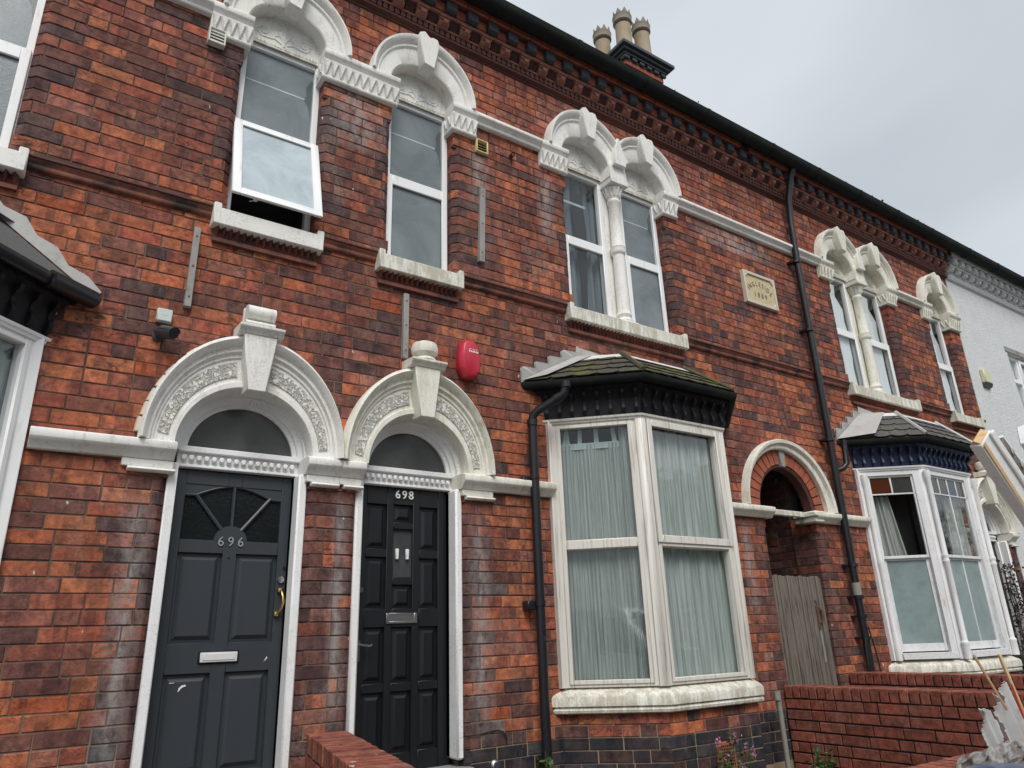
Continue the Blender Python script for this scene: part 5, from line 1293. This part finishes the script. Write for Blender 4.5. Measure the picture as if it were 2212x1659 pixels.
for (x0, x1, z0, z1, mt, lab, y0) in ((.535, .650, 5.545, 5.672, 'vent', 'off-white louvred wall vent under the zigzag capital left of the open window', -.055), (2.70, 2.818, 5.515, 5.645, 'yellowvent', 'yellowed square wall vent right of the upper window above the red alarm box', -.035)):
    v = thing('wall_vent', ((x0+x1)/2, 0, z0), lab, 'vent')
    mb = MB(); grid_frame(mb, x0, x1, z0, z1, [(x0+.012, x1-.012, z0+.012, z1-.012)], y0, -.001); mb.build('frame', mt, v, bevel=.003)
    mb = MB(); mb.box(x0+.01, x1-.01, -.012, -.0015, z0+.01, z1-.01); mb.build('opening', 'darkhole' if mt == 'yellowvent' else mt, v)
    n = 4
    for q in range(n):
        z = z0+.014+q*(z1-z0-.024)/n; s_ = MB(); hh = (z1-z0-.024)/n*(.86 if mt == 'vent' else .5)
        s_.add([(x0+.013, y0+.004, z), (x1-.013, y0+.004, z), (x1-.013, y0+.018, z+hh), (x0+.013, y0+.018, z+hh), (x0+.013, y0+.008, z-.002), (x1-.013, y0+.008, z-.002), (x1-.013, y0+.022, z+hh), (x0+.013, y0+.022, z+hh)], [(0, 1, 2, 3), (7, 6, 5, 4), (0, 4, 5, 1), (0, 3, 7, 4), (1, 5, 6, 2), (3, 2, 6, 7)])
        s_.build('slat', mt, v, smooth=0)
mb = MB(); mb.tube([(3.068, .01, 5.615), (3.065, -.05, 5.607)], .02, 12, cap=False); mb.tube([(3.068, .0, 5.615), (3.065, -.048, 5.607)], .013, 8); o_ = mb.build('pipe_stub', 'rust'); tag(o_, 'short dark broken pipe stub sticking out of the wall under the white band', 'pipe stub')
BT = [((.625, 3.556), (.629, 4.105), 'upright weathered grey batten on the wall left above the door 696 arch', .042), ((2.072, 3.50), (2.075, 4.008), 'upright grey batten running down to the finial of the door 698 keystone', .046), ((2.730, 4.458), (2.757, 5.163), 'tall grey batten high on the wall between the two upper windows', .055)]
for (x0, z0), (x1, z1), lab, w_ in BT:
    b = thing('timber_batten', (x0, 0, z0), lab, 'batten', 'grey battens fixed upright on the wall')
    mb = MB(); mb.add([(x0-w_/2, -.034, z0), (x0+w_/2, -.034, z0), (x1+w_/2*.85, -.034, z1), (x1-w_/2*.85, -.034, z1), (x0-w_/2, 0, z0), (x0+w_/2, 0, z0), (x1+w_/2*.85, 0, z1), (x1-w_/2*.85, 0, z1)], [(0, 1, 2, 3), (4, 7, 6, 5), (0, 4, 5, 1), (1, 5, 6, 2), (2, 6, 7, 3), (3, 7, 4, 0)])
    mb.build('board', 'greywood', b, bevel=.003)
    for q in (.12, .5, .88):
        s_ = MB(); s_.tube([(x0+(x1-x0)*q, -.037, z0+(z1-z0)*q), (x0+(x1-x0)*q, -.033, z0+(z1-z0)*q)], .006, 8); s_.build('screw', 'rust', b)

# plaque
pq = thing('house_plaque', (6.34, 0, 4.93), 'buff stone name plaque reading INGLESIDE 1889 left of the long drainpipe', 'plaque')
mb = MB(); grid_frame(mb, 6.072, 6.608, 4.928, 5.316, [(6.105, 6.575, 4.965, 5.28)], -.042, .01)
for sx, sz in ((6.105, 4.965), (6.105, 5.28), (6.575, 4.965), (6.575, 5.28)):
    a = 1 if sx < 6.3 else -1; b = 1 if sz < 5.1 else -1; mb.prism([(sx-a*.003, sz-b*.003), (sx+a*.05, sz-b*.003), (sx-a*.003, sz+b*.045)], -.0415, .0)
mb.build('border', 'plaqueborder', pq, bevel=.004)
mb = MB(); mb.box(6.10, 6.58, -.026, .01, 4.96, 5.285); mb.build('slab', 'plaquestone', pq, smooth=0)
w9 = 'INGLESIDE'; wd = [.5, 1.1, 1.1, .95, .9, .9, .5, 1.1, .9]; acc = 0
for i, ch_ in enumerate(w9):
    a = R(148-116*(acc+wd[i]/2)/sum(wd)); acc += wd[i]
    x = 6.338+.215*math.cos(a); z = 4.975+.195*math.sin(a)
    text_obj('letter', ch_, .082, .002, (x, -.027, z), 'incised', pq, .78, rot=(a-math.pi/2)*.75)
for i, ch_ in enumerate('1889'): text_obj('letter', ch_, .085, .002, (6.335+(i-1.5)*.062, -.027, 5.03), 'incised', pq, .9)

mb = MB()
kb = thing('alarm_box', (11.46, 0, 4.83), 'small cream alarm box with dark underside on the white roughcast wall', 'alarm box')
mb.box(11.36, 11.56, -.07, -.007, 4.91, 5.12); mb.build('casing', 'cream_plastic', kb, bevel=.012)
mb = MB(); mb.extx([(-.007, 4.845), (-.05, 4.86), (-.072, 4.909), (-.007, 4.909)], 11.362, 11.558); mb.build('underside', 'grey_plastic', kb)

def pipe_clip(h, x, y, z, r_, nm='bracket'):
    mb = MB(); mb.tube([(x, y, z-.018), (x, y, z+.018)], r_+.007, 14); mb.box(x-r_-.045, x+r_+.03, y+.01, .0, z-.012, z+.012); mb.build(nm, 'pipe', h)
dp = thing('drainpipe', (3.12, -.08, YZ), 'black plastic downpipe with a swan neck between door 698 and the bay window', 'drainpipe')
mb = MB(); mb.tube([(3.12, -.08, YZ), (3.12, -.08, 3.17)], .034, 16); mb.tube([(3.12, -.08, 3.16), (3.125, -.09, 3.21), (3.15, -.12, 3.245), (3.26, -.26, 3.33), (3.285, -.29, 3.36), (3.29, -.30, 3.43)], .034, 16); mb.build('pipe', 'pipe', dp)
for pa, pb, r_ in (((3.12, -.08, 3.13), (3.12, -.08, 3.175), .041), ((3.29, -.30, 3.40), (3.29, -.30, 3.445), .041), ((3.235, -.23, 3.312), (3.265, -.268, 3.335), .038), ((3.12, -.08, 2.715), (3.12, -.08, 2.74), .039), ((3.12, -.08, 1.815), (3.12, -.08, 1.85), .040)):
    mb = MB(); mb.tube([pa, pb], r_, 16); mb.build('collar', 'pipe', dp)
for z in (2.70, 1.82):
    mb = MB(); mb.box(3.02, 3.085, -.075, .0, z-.032, z+.032); mb.box(3.085, 3.155, -.05, -.02, z-.012, z+.012); mb.build('bracket', 'pipe', dp, bevel=.006)
dp = thing('drainpipe', (7.06, -.08, YZ), 'long black downpipe from the eaves to the ground between the passage and the navy bay', 'drainpipe')
mb = MB(); mb.tube([(7.10, -.24, 6.90), (7.09, -.19, 6.80), (7.085, -.11, 6.50), (7.075, -.09, 6.2), (7.06, -.085, 5.6), (7.065, -.08, 4.2), (7.05, -.08, 3.0), (7.04, -.08, 2.15)], .038, 16); mb.build('pipe', 'pipe', dp)
mb = MB(); mb.tube([(7.04, -.08, 2.16), (7.035, -.08, YZ)], .036, 16); mb.build('lower_pipe', 'pipe', dp)
mb = MB(); mb.tube([(7.04, -.08, 1.90), (7.04, -.08, 2.02)], .041, 14); mb.build('grey_patch', 'wastepipe', dp)
for z in (5.65, 4.78, 3.5, 1.88, 2.19, 1.70, 1.50):
    mb = MB(); mb.tube([(7.05, -.08, z-.015), (7.05, -.08, z+.015)], .052, 14); mb.box(6.975, 7.05, -.06, 0, z-.01, z+.01); mb.build('collar', 'pipe', dp)
mb = MB(); mb.tube([(7.06, -.08, 3.16), (7.14, -.12, 3.19), (7.19, -.14, 3.24), (7.20, -.15, 3.50)], .030, 12); mb.build('branch', 'pipe', dp)
o_ = MB(); o_.tube([(7.0, -.1, 1.50), (6.95, -.12, 1.40), (6.93, -.12, 1.2), (6.96, -.13, .95), (7.02, -.12, .75)], .007, 6); o_.tube([(7.07, -.11, 1.6), (7.10, -.12, 1.4), (7.12, -.12, 1.25), (7.12, -.13, 1.1), (7.08, -.12, .80)], .007, 6)
tag(o_.build('cable', 'wire'), 'pair of loose black cables hanging beside the foot of the long drainpipe', 'cable')
o_ = MB(); o_.tube([(5.47, -.16, 1.10), (5.475, -.16, .45)], .022, 12); o_.tube([(5.46, -.16, 1.05), (5.465, -.16, 1.12)], .027, 12)
tag(o_.build('waste_pipe', 'wastepipe'), 'slim grey waste pipe in the corner between the bay and the garden wall', 'waste pipe')
o_ = MB(); o_.tube([(2.56, -.006, 1.035), (2.64, -.008, 1.035), (2.72, -.008, 1.045), (2.79, -.008, 1.05), (2.83, -.01, 1.035), (2.85, -.012, 1.00), (2.852, -.012, .965)], .0035, 6)
tag(o_.build('cable', 'wire'), 'thin black cable curving low on the wall right of door 698', 'cable')
ks = thing('key_safe', (2.755, 0, .80), 'small grey key safe fixed low on the blue brick plinth beside door 698', 'key safe')
mb = MB(); mb.box(2.722, 2.785, -.035, 0, .80, .882); mb.build('body', 'brushed', ks, bevel=.012)
mb = MB(); mb.box(2.738, 2.769, -.038, -.0345, .83, .865); mb.build('cover', 'grey_plastic', ks, bevel=.008)

# ---------------------------------------------------------------- garden walls
GB = (.30, .062, .038)
def gcol(x, z): return vary(pick([((.31, .100, .066), 5), ((.36, .12, .078), 2), ((.26, .085, .060), 2)]), .14)
def garden_wall(A, B, z0, z1, width, lab):
    """top z1 at brick-on-edge coping; A->B is the visible face, body lies to the left of travel"""
    g = thing('garden_wall', (A[0], A[1], z0), lab, 'garden wall')
    T_, L, rot = plane_T(A, B)
    rec = []; cop = .105; pitch = .083; rnd.random()
    zc = z1-cop
    for side in (0, 1):
        if side == 0: TT, rr = (lambda p: T_((p[0], -p[1]*1, p[2]))), rot
        tmp = []
        lay(tmp, 0, L, z0, zc, nob, gcol, T=T_ if side == 0 else None, rot=rot, pitch=pitch, joint=.012, phase=zc-pitch*12, depth=.09, bond=.72)
        if side == 1:
            for r_ in tmp:
                l_ = r_['loc']; q_ = T_((L-l_.x, -width, l_.z)); r_['loc'] = Vector(q_); r_['rot'] = rot+math.pi
        rec += tmp
    for r_ in rec: r_['mat'] = 'brick_new'
    place_bricks(rec, g, 300)
    n = int(L/.077)
    cmesh = None
    for i in range(n):
        w_ = L/n; me = None
        vs, fs, cache = brick_mesh(w_-.014, cop-.010, width, 0, 0, i % 4)
        if 'brick_new' not in cache:
            me = bpy.data.meshes.new('brick'); me.from_pydata(vs, [], fs); me.materials.append(M['brick_new']); me.update(); cache['brick_new'] = me
        q_ = Vector(T_((i*w_+.005, rnd.uniform(-.001, .003), zc+.006+rnd.uniform(-.002, .002))))
        o = link('coping_brick', cache['brick_new'], q_, g, rot=(0, 0, rot)); o.color = gcol(0, 0)
    cm = MB(); cm.T = T_; cm.box(.004, L-.004, -width+.016, -.012, z0, z1-.03); cm.build('mortar_core', 'mortar_dark', g, smooth=0)
    return g
# visible faces look towards -X for the two on the right (travel from far to near)
garden_wall((5.75, -.02), (5.75, -2.30), YZ, 1.145, .215, 'red brick garden wall running from beside the bay out past the wooden gate, nearer of two')
garden_wall((6.75, -.02), (6.75, -2.6), YZ, 1.20, .215, 'red brick garden wall behind the nearer one, starting beneath the long drainpipe')
dC = Vector((.2362, 1.1417)).normalized()
aC = Vector((1.51, -.03)); garden_wall(tuple(aC), tuple(aC-dC*2.5), YZ, 1.15, .215, 'red brick garden wall between the two front doors with brick-on-edge top')
garden_wall((2.95, -2.525), (5.96, -2.525), GZ, 1.0, .215, 'low red brick front garden wall along the pavement under the rubble')

# ---------------------------------------------------------------- plants
def leaf(mb, p, d, size, wd=.4):
    d = d.normalized(); s_ = d.cross(Vector((rnd.uniform(-1, 1), rnd.uniform(-1, 1), rnd.uniform(-1, 1)))).normalized(); n_ = d.cross(s_)
    a = p; b = p+d*size*.5+s_*size*wd+n_*size*.05; c = p+d*size; e_ = p+d*size*.5-s_*size*wd+n_*size*.05
    mb.add([tuple(a), tuple(b), tuple(c), tuple(e_)], [(0, 1, 2, 3)])
def weed(loc, h_, n, lab, cat='plant', spread=.12, leafm='leaf', flowers=0, ls=.035, nm='weed'):
    g = thing(nm, loc, lab, cat); st = MB(); lf = MB(); fl = MB(); L0 = Vector(loc)
    for i in range(n):
        b = L0+Vector((rnd.uniform(-spread, spread)*.5, rnd.uniform(-spread, spread)*.3, 0)); hh = h_*rnd.uniform(.5, 1)
        tip = b+Vector((rnd.uniform(-spread, spread), rnd.uniform(-spread, spread*.2), hh)); pts = [b.lerp(tip, t_)+Vector((.012*math.sin(t_*5+i), 0, 0)) for t_ in (0, .25, .5, .75, 1)]
        st.tube(pts, .0028, 4)
        for q in range(int(14*hh/.2)+4):
            t_ = rnd.uniform(.1, 1); p_ = b.lerp(tip, t_); leaf(lf, p_, Vector((rnd.uniform(-1, 1), rnd.uniform(-1, .6), rnd.uniform(-.2, .8))), ls*rnd.uniform(.6, 1.2), .28)
        if flowers:
            for q in range(rnd.randint(1, 3)):
                for w__ in range(5): leaf(fl, tip+Vector((rnd.uniform(-.02, .02), -.01, -q*.02)), Vector((rnd.uniform(-1, 1), rnd.uniform(-1, 0), rnd.uniform(-.5, 1))), .016, .5)
    st.build('stems', 'stem', g, smooth=0); lf.build('leaves', leafm, g, smooth=0, kind='stuff')
    if flowers: fl.build('flowers', 'pink', g, smooth=0, kind='stuff')
    return g
weed((4.22, -.60, YZ), .50, 13, 'willowherb with pink flowers growing in front of the blue brick base of the bay', spread=.17, flowers=1)
weed((3.05, -.16, YZ+.2), .27, 9, 'green weed with a yellow flower at the foot of the downpipe by the bay', spread=.08, ls=.05)
mb = MB()
for w__ in range(7): leaf(mb, Vector((3.13, -.20, .72)), Vector((math.cos(w__), -.6, math.sin(w__))), .016, .5)
mb.build('flower', 'yellow', bpy.data.objects['weed.001'], smooth=0)
weed((5.55, -.35, YZ), .26, 12, 'clump of green weeds in the corner below the grey waste pipe', spread=.16, ls=.045)
weed((5.60, -.95, YZ), .16, 12, 'low leafy weeds along the foot of the nearer right garden wall', spread=.25, ls=.06)
mb = MB()
cl = thing('climbing_plant', (10.75, -.15, YZ), 'dark bare climber trained up beside the far right front door', 'plant')
lf = MB()
for i in range(7):
    pts = []; x, y, z = 10.0+.12*i, -.12-.03*(i % 3), YZ
    while z < 2.35-.1*(i % 3): pts.append((x, y, z)); z += .22; x += rnd.uniform(-.07, .05); y += rnd.uniform(-.02, .02)
    mb.tube(pts, .008, 5)
    for p_ in pts[2:]:
        for q in range(16): leaf(lf, Vector(p_)+Vector((rnd.uniform(-.07, .07), rnd.uniform(-.06, .02), rnd.uniform(-.1, .1))), Vector((rnd.uniform(-1, 1), rnd.uniform(-1, 1), rnd.uniform(-1, 1))), .05, .3)
mb.build('stems', 'leafdark', cl, smooth=0); lf.build('leaves', 'leafdark', cl, smooth=0, kind='stuff')

# ---------------------------------------------------------------- skip with builders' rubble (right edge)
def pix(x, y, Y):      # point seen at photo pixel (2212-wide) on the plane y=Y
    d = (x-1106)/FPX*rt+(829.5-y)/FPX*up+fw; t_ = (Y-CAM.y)/d.y; return CAM+d*t_
sk = thing('skip', (4.45, -2.75, GZ), 'rusty builders skip on the pavement holding the rubble', 'skip')
mb = MB(); 
mb.add([(3.75, -3.2, GZ), (5.4, -3.2, GZ), (5.4, -2.66, GZ), (3.75, -2.66, GZ), (3.62, -3.25, .93), (5.5, -3.25, .93), (5.5, -2.60, .93), (3.62, -2.60, .93)], [(0, 3, 2, 1), (0, 1, 5, 4), (1, 2, 6, 5), (2, 3, 7, 6), (3, 0, 4, 7), (4, 5, 6, 7)])
mb.build('body', 'rust', sk, smooth=0)
def plank(pa, pb, w_, t_, mat, lab, name='timber', roll=0, cat='timber', extra=None, loc=None, parts=None):
    a, b = Vector(pa), Vector(pb); d = (b-a).normalized(); s_ = d.cross(Vector((math.sin(roll), -math.cos(roll), 0))).normalized(); n_ = s_.cross(d)
    T_ = lambda p: a+d*p[0]+s_*p[1]+n_*p[2]
    L = (b-a).length; g = thing(name, tuple(a), lab, cat)
    mb = MB(); mb.T = T_; mb.box(0, L, -w_/2, w_/2, -t_/2, t_/2); mb.build('board', mat, g, bevel=.006)
    if extra: extra(T_, L, g)
    return g
def ex1(T_, L, g):
    mb = MB(); mb.T = T_; mb.box(-.002+0, L, .03, .067, .0355, .055); mb.build('moulding', 'paintwood', g, bevel=.006)
    mb = MB(); mb.T = T_; mb.prism([(L-.02, 0.036), (L-.45, .037), (L-.3, .041), (L+.0, .045)], -.066, -.042); mb.build('split_edge', 'rawwood', g)
    mb = MB(); mb.T = T_; mb.prism([(L-.0, -.03), (L+.025, .0), (L+.002, .03)], -.06, .05); mb.build('broken_end', 'rawwood', g)
plank(pix(2330, 1268, -2.62), pix(2116, 946, -2.62), .135, .07, 'paintwood', 'white painted window board with split raw pine edge leaning out of the skip, leftmost', roll=-.25, extra=ex1)
def ex2(T_, L, g):
    for q in range(7):
        mb = MB(); mb.T = T_; x = L-.10-q*.11; mb.box(x, x+.035, -.035, .015, .0255, .042); mb.build('mortar_lump', 'greywood', g, bevel=.01)
    mb = MB(); mb.T = T_; mb.box(0, L, .0435, .062, -.02, .03); mb.build('white_edge', 'paintwood', g)
plank(pix(2350, 1222, -2.55), pix(2158, 957, -2.55), .085, .05, 'oldwood', 'grime-covered grey board with mortar lumps between two white boards in the skip', roll=.35, extra=ex2)
plank(pix(2380, 1180, -2.50), pix(2208, 938, -2.50), .19, .05, 'paintwood', 'broad white painted board at the right edge of the picture', roll=.3)
plank(pix(2240, 1640, -2.60), pix(2103, 1414, -2.60), .011, .014, 'rawwood', 'thin bare wooden lath leaning across the skip, left of the red-marked one', 'lath')
g = plank(pix(2260, 1660, -2.58), pix(2158, 1412, -2.58), .016, .018, 'rawwood', 'thin wooden lath with red paint along its edge', 'lath')
mb = MB(); mb.tube([pix(2240, 1622, -2.592), pix(2185, 1478, -2.592)], .004, 5); mb.build('red_paint', 'plainred', g)
def sheet(outline, Y, lab, phase=0):
    """corrugated sheet from an outline in photo pixels, standing on the plane y=Y, corrugations along its length"""
    g = thing('corrugated_sheet', tuple(pix(outline[0][0], outline[0][1], Y)), lab, 'sheet')
    pts = [pix(x, y, Y) for x, y in outline]; mb = MB()
    # scan rows across the outline
    ax = (pix(2212, 1659, Y)-pix(2130, 1480, Y)).normalized(); cx_ = Vector((ax.z, 0, -ax.x)); 
    if cx_.x < 0: cx_ = -cx_
    O = pts[0]; uv = [((p-O).dot(ax), (p-O).dot(cx_)) for p in pts]
    u0, u1 = min(u for u, v in uv), max(u for u, v in uv); NU = 46; NV = 36
    v0, v1 = min(v for u, v in uv), max(v for u, v in uv)
    def inside(u, v):
        c = False; n = len(uv)
        for i in range(n):
            (ua, va), (ub, vb) = uv[i], uv[(i+1) % n]
            if (va > v) != (vb > v) and u < (ub-ua)*(v-va)/(vb-va)+ua: c = not c
        return c
    idx = {}
    def vert(i, j, s_):
        k = (i, j, s_)
        if k not in idx:
            u, v = u0+(u1-u0)*i/NU, v0+(v1-v0)*j/NV
            y = .016*math.cos((v-v0)*2*math.pi/.062+phase)+s_*.004
            p_ = O+ax*u+cx_*v+Vector((0, y, 0)); idx[k] = len(mb.v); mb.v.append(tuple(p_))
        return idx[k]
    cells = {(i, j) for i in range(NU) for j in range(NV) if inside(u0+(u1-u0)*(i+.5)/NU, v0+(v1-v0)*(j+.5)/NV)}
    for i, j in cells:
        for s_ in (0, 1):
            q = [vert(i, j, s_), vert(i+1, j, s_), vert(i+1, j+1, s_), vert(i, j+1, s_)]; mb.f.append(tuple(q if s_ == 0 else q[::-1])); mb.c.append(None)
        for (di, dj, e0, e1) in ((-1, 0, (0, 0), (0, 1)), (1, 0, (1, 0), (1, 1)), (0, -1, (0, 0), (1, 0)), (0, 1, (0, 1), (1, 1))):
            if (i+di, j+dj) not in cells:
                mb.f.append((vert(i+e0[0], j+e0[1], 0), vert(i+e1[0], j+e1[1], 0), vert(i+e1[0], j+e1[1], 1), vert(i+e0[0], j+e0[1], 1))); mb.c.append(None)
    mb.build('sheet', 'sheet', g, smooth=50)
sheet([(2118, 1535), (2128, 1531), (2134, 1537), (2141, 1552), (2150, 1560), (2152, 1575), (2158, 1585), (2170, 1625), (2184, 1655), (2190, 1700), (2165, 1700), (2150, 1640), (2133, 1590)], -2.66, 'small torn white corrugated sheet at the left of the rubble, nearest the garden wall')
sheet([(2150, 1505), (2150, 1495), (2157, 1505), (2162, 1516), (2166, 1524), (2168, 1500), (2165, 1480), (2170, 1472), (2178, 1480), (2214, 1562), (2262, 1650), (2260, 1720), (2190, 1720), (2176, 1608), (2160, 1560)], -2.60, 'tall torn corrugated sheet with jagged pointed top standing in the rubble', 1)
# sacking / dusty plastic draped over the front of the heap
ds = thing('dust_sheet', tuple(pix(2130, 1659, -2.72)), 'crumpled dusty grey plastic sheeting draped over the rubble at bottom right', 'sheeting')
mb = MB(); secs = []
for i in range(120):
    u = i/119; x = 2068+u*220; top = 1640-26*min(1, u*3.2)-45*max(0, u-.3)-2.5*math.sin(u*17)-1.5*math.sin(u*47); col_ = []
    for j in range(40):
        v = j/39; y_ = top+(1730-top)*v; cr_ = mn.fractal(Vector((u*9+v*3, v*5-u*2, .7)), .9, 2.0, 3)
        yy = -2.70-.10*v-.04*math.sin(v*2.5)+.028*cr_*min(1, .3+v*4)+.012*math.sin((u-v*.3)*38)
        col_.append(tuple(pix(x-14*v*(1-u), y_, yy)))
    secs.append(col_)
mb.ribbon(secs); M['dusty'] = simple('dusty_plastic', (.15, .13, .115), .28, .3, 7, bump=.3, bs=14, coat=.3, dirt=(.30, .28, .265), dirtscale=6, dirtlo=.5, dirthi=.68, stretch=(1, 1, .4))
mb.build('sheet', 'dusty', ds, smooth=60)
# blue bin lid at bottom right corner
bl_ = thing('blue_bin', (3.62, -2.98, GZ), 'dark blue plastic bin lid at the bottom right corner', 'bin')
c0 = pix(2195, 1690, -3.05)
mb = MB(); mb.lathe([(.13, GZ), (.165, c0.z-.02)], c0.x, c0.y, 24); mb.build('body', 'blueplastic', bl_)
mb = MB(); mb.lathe([(.178, c0.z-.02), (.182, c0.z), (.17, c0.z+.022), (.12, c0.z+.040), (.05, c0.z+.048)], c0.x, c0.y, 28); mb.build('lid', 'blueplastic', bl_)

# ---------------------------------------------------------------- the other side of the street (seen in the window reflections)
van = thing('parked_van', (-3.2, -7.4, .004), 'white panel van parked at the kerb, seen only as a reflection in the bay window', 'van')
mb = MB(); mb.exty([(-5.7, .35), (-.95, .35), (-.75, .55), (-.72, 1.05), (-.95, 1.18), (-1.75, 1.32), (-2.35, 2.02), (-2.6, 2.12), (-5.6, 2.15), (-5.72, 2.0)], -8.3, -6.45)
M['vanpaint'] = simple('white_van_paint', (.78, .79, .80), .25, .03, coat=.5)
mb.build('body', 'vanpaint', van, bevel=.04)
mb = MB(); mb.add([(-1.74, -8.2, 1.335), (-1.74, -6.55, 1.335), (-2.32, -6.62, 2.0), (-2.32, -8.13, 2.0)], [(0, 1, 2, 3)]); mb.build('windscreen', 'doorglass', van, smooth=0)
mb = MB(); mb.prism([(-1.9, 1.3), (-2.35, 1.9), (-2.95, 1.92), (-2.95, 1.3)], -6.449, -6.440); mb.build('side_window', 'doorglass', van, smooth=0)
for x in (-1.6, -4.8):
    for y in (-6.47, -8.28):
        mb = MB(); mb.tube([(x, y-.1, .33), (x, y+.1, .33)], .32, 24); mb.build('wheel', 'pipe', van)
mb = MB(); mb.box(-.95, -.735, -7.0, -6.6, .75, .95); mb.build('headlight', 'chrome', van, bevel=.03)
mb = MB(); mb.box(-.95, -.735, -8.15, -7.75, .75, .95); mb.build('headlight', 'chrome', van, bevel=.03)
M['oppwall'] = simple('sooty_brick_far', (.085, .058, .05), .9, .3, 3)
tr = thing('street_tree', (17, -13.5, 0), 'leafy street tree across the road, seen only in the bay window reflection', 'tree')
mb = MB(); mb.tube([(17, -13.5, 0), (17.05, -13.5, 1.6), (17.0, -13.4, 3.2), (17.1, -13.5, 5.2)], .2, 10, radii=[.24, .19, .15, .06])
for a in range(7):
    an = a*.9; mb.tube([(17, -13.45, 2.6+a*.25), (17+1.0*math.cos(an), -13.45+1.0*math.sin(an), 3.5+a*.3), (17+1.7*math.cos(an), -13.45+1.7*math.sin(an), 4.2+a*.3)], .05, 6, radii=[.07, .045, .02])
mb.build('trunk', 'oldwood', tr)
mb = MB()
for i in range(5200):
    u, v, w_ = rnd.gauss(0, 1), rnd.gauss(0, 1), rnd.gauss(0, 1); l_ = math.sqrt(u*u+v*v+w_*w_); rr = rnd.random()**.45
    p_ = Vector((17+u/l_*2.3*rr, -13.45+v/l_*2.3*rr, 4.8+w_/l_*1.9*rr))
    if mn.noise(p_*.9) > -.12: leaf(mb, p_, Vector((u, v, w_)), .17, .35)
mb.build('crown', 'leaf', tr, smooth=0, kind='stuff')
for (dx, dy), lab in zip(((-15.8, 0), (19.5, .5)), ('leafy street tree across the road, seen only in the navy bay reflection', 'leafy street tree furthest down the road, seen only in reflections')):
    t2 = tr.copy(); COL.objects.link(t2); t2.location = tr.location+Vector((dx, dy, 0)); t2.rotation_euler = (0, 0, dx); t2['label'] = lab
    for c_o in list(tr.children):
        c2 = c_o.copy(); COL.objects.link(c2); c2.parent = t2
tr['group'] = 'street trees across the road'
for o_ in COL.objects:
    if o_.name.startswith('street_tree'): o_['group'] = 'street trees across the road'
for q in range(5):
    x0 = -6+q*9.5; oh = thing('opposite_house', (x0+4.5, -19, 0), 'red brick house across the street, number %s along, seen only in window reflections' % ('one', 'two', 'three', 'four', 'five')[q], 'house', 'houses across the street')
    wins = [(x0+1, x0+2.2, 1.0, 2.6), (x0+5.5, x0+7.3, 1.0, 2.6), (x0+1, x0+2.0, 3.9, 5.3), (x0+5.6, x0+6.8, 3.9, 5.3)]
    mb = MB(); mb.T = lambda p: (p[0], -38-p[1], p[2]); grid_frame(mb, x0, x0+9.3, 0, 6.2, wins+[(x0+3, x0+3.95, 0, 2.2)], -19, -18.7); mb.build('wall', 'oppwall', oh, smooth=0)
    for a, b, c, d_ in wins:
        mb = MB(); mb.T = lambda p: (p[0], -38-p[1], p[2]); grid_frame(mb, a, b, c, d_, [(a+.08, b-.08, c+.08, (c+d_)/2-.03), (a+.08, b-.08, (c+d_)/2+.03, d_-.08)], -18.9, -18.85); w1 = mb.build('window', 'upvc', oh, smooth=0)
        mb = MB(); mb.box(a, b, -19.2, -19.18, c, d_); mb.build('pane', 'obscure', w1, smooth=0)
    mb = MB(); mb.box(x0+3, x0+3.95, -19.2, -19.15, 0, 2.2); mb.build('door', 'bluepaint', oh, smooth=0)
    mb = MB(); mb.add([(x0-.05, -18.6, 6.2), (x0+9.35, -18.6, 6.2), (x0+9.35, -23, 9.2), (x0-.05, -23, 9.2), (x0-.05, -27.4, 6.2), (x0+9.35, -27.4, 6.2)], [(0, 1, 2, 3), (3, 2, 5, 4), (0, 3, 4), (1, 5, 2), (0, 4, 5, 1)]); mb.build('roof', 'slate2', oh, smooth=0)
    mb = MB(); mb.box(x0+8.4, x0+9.2, -23.5, -22.5, 8.4, 10.4); mb.build('chimney', M['brick_red'], oh, smooth=0)
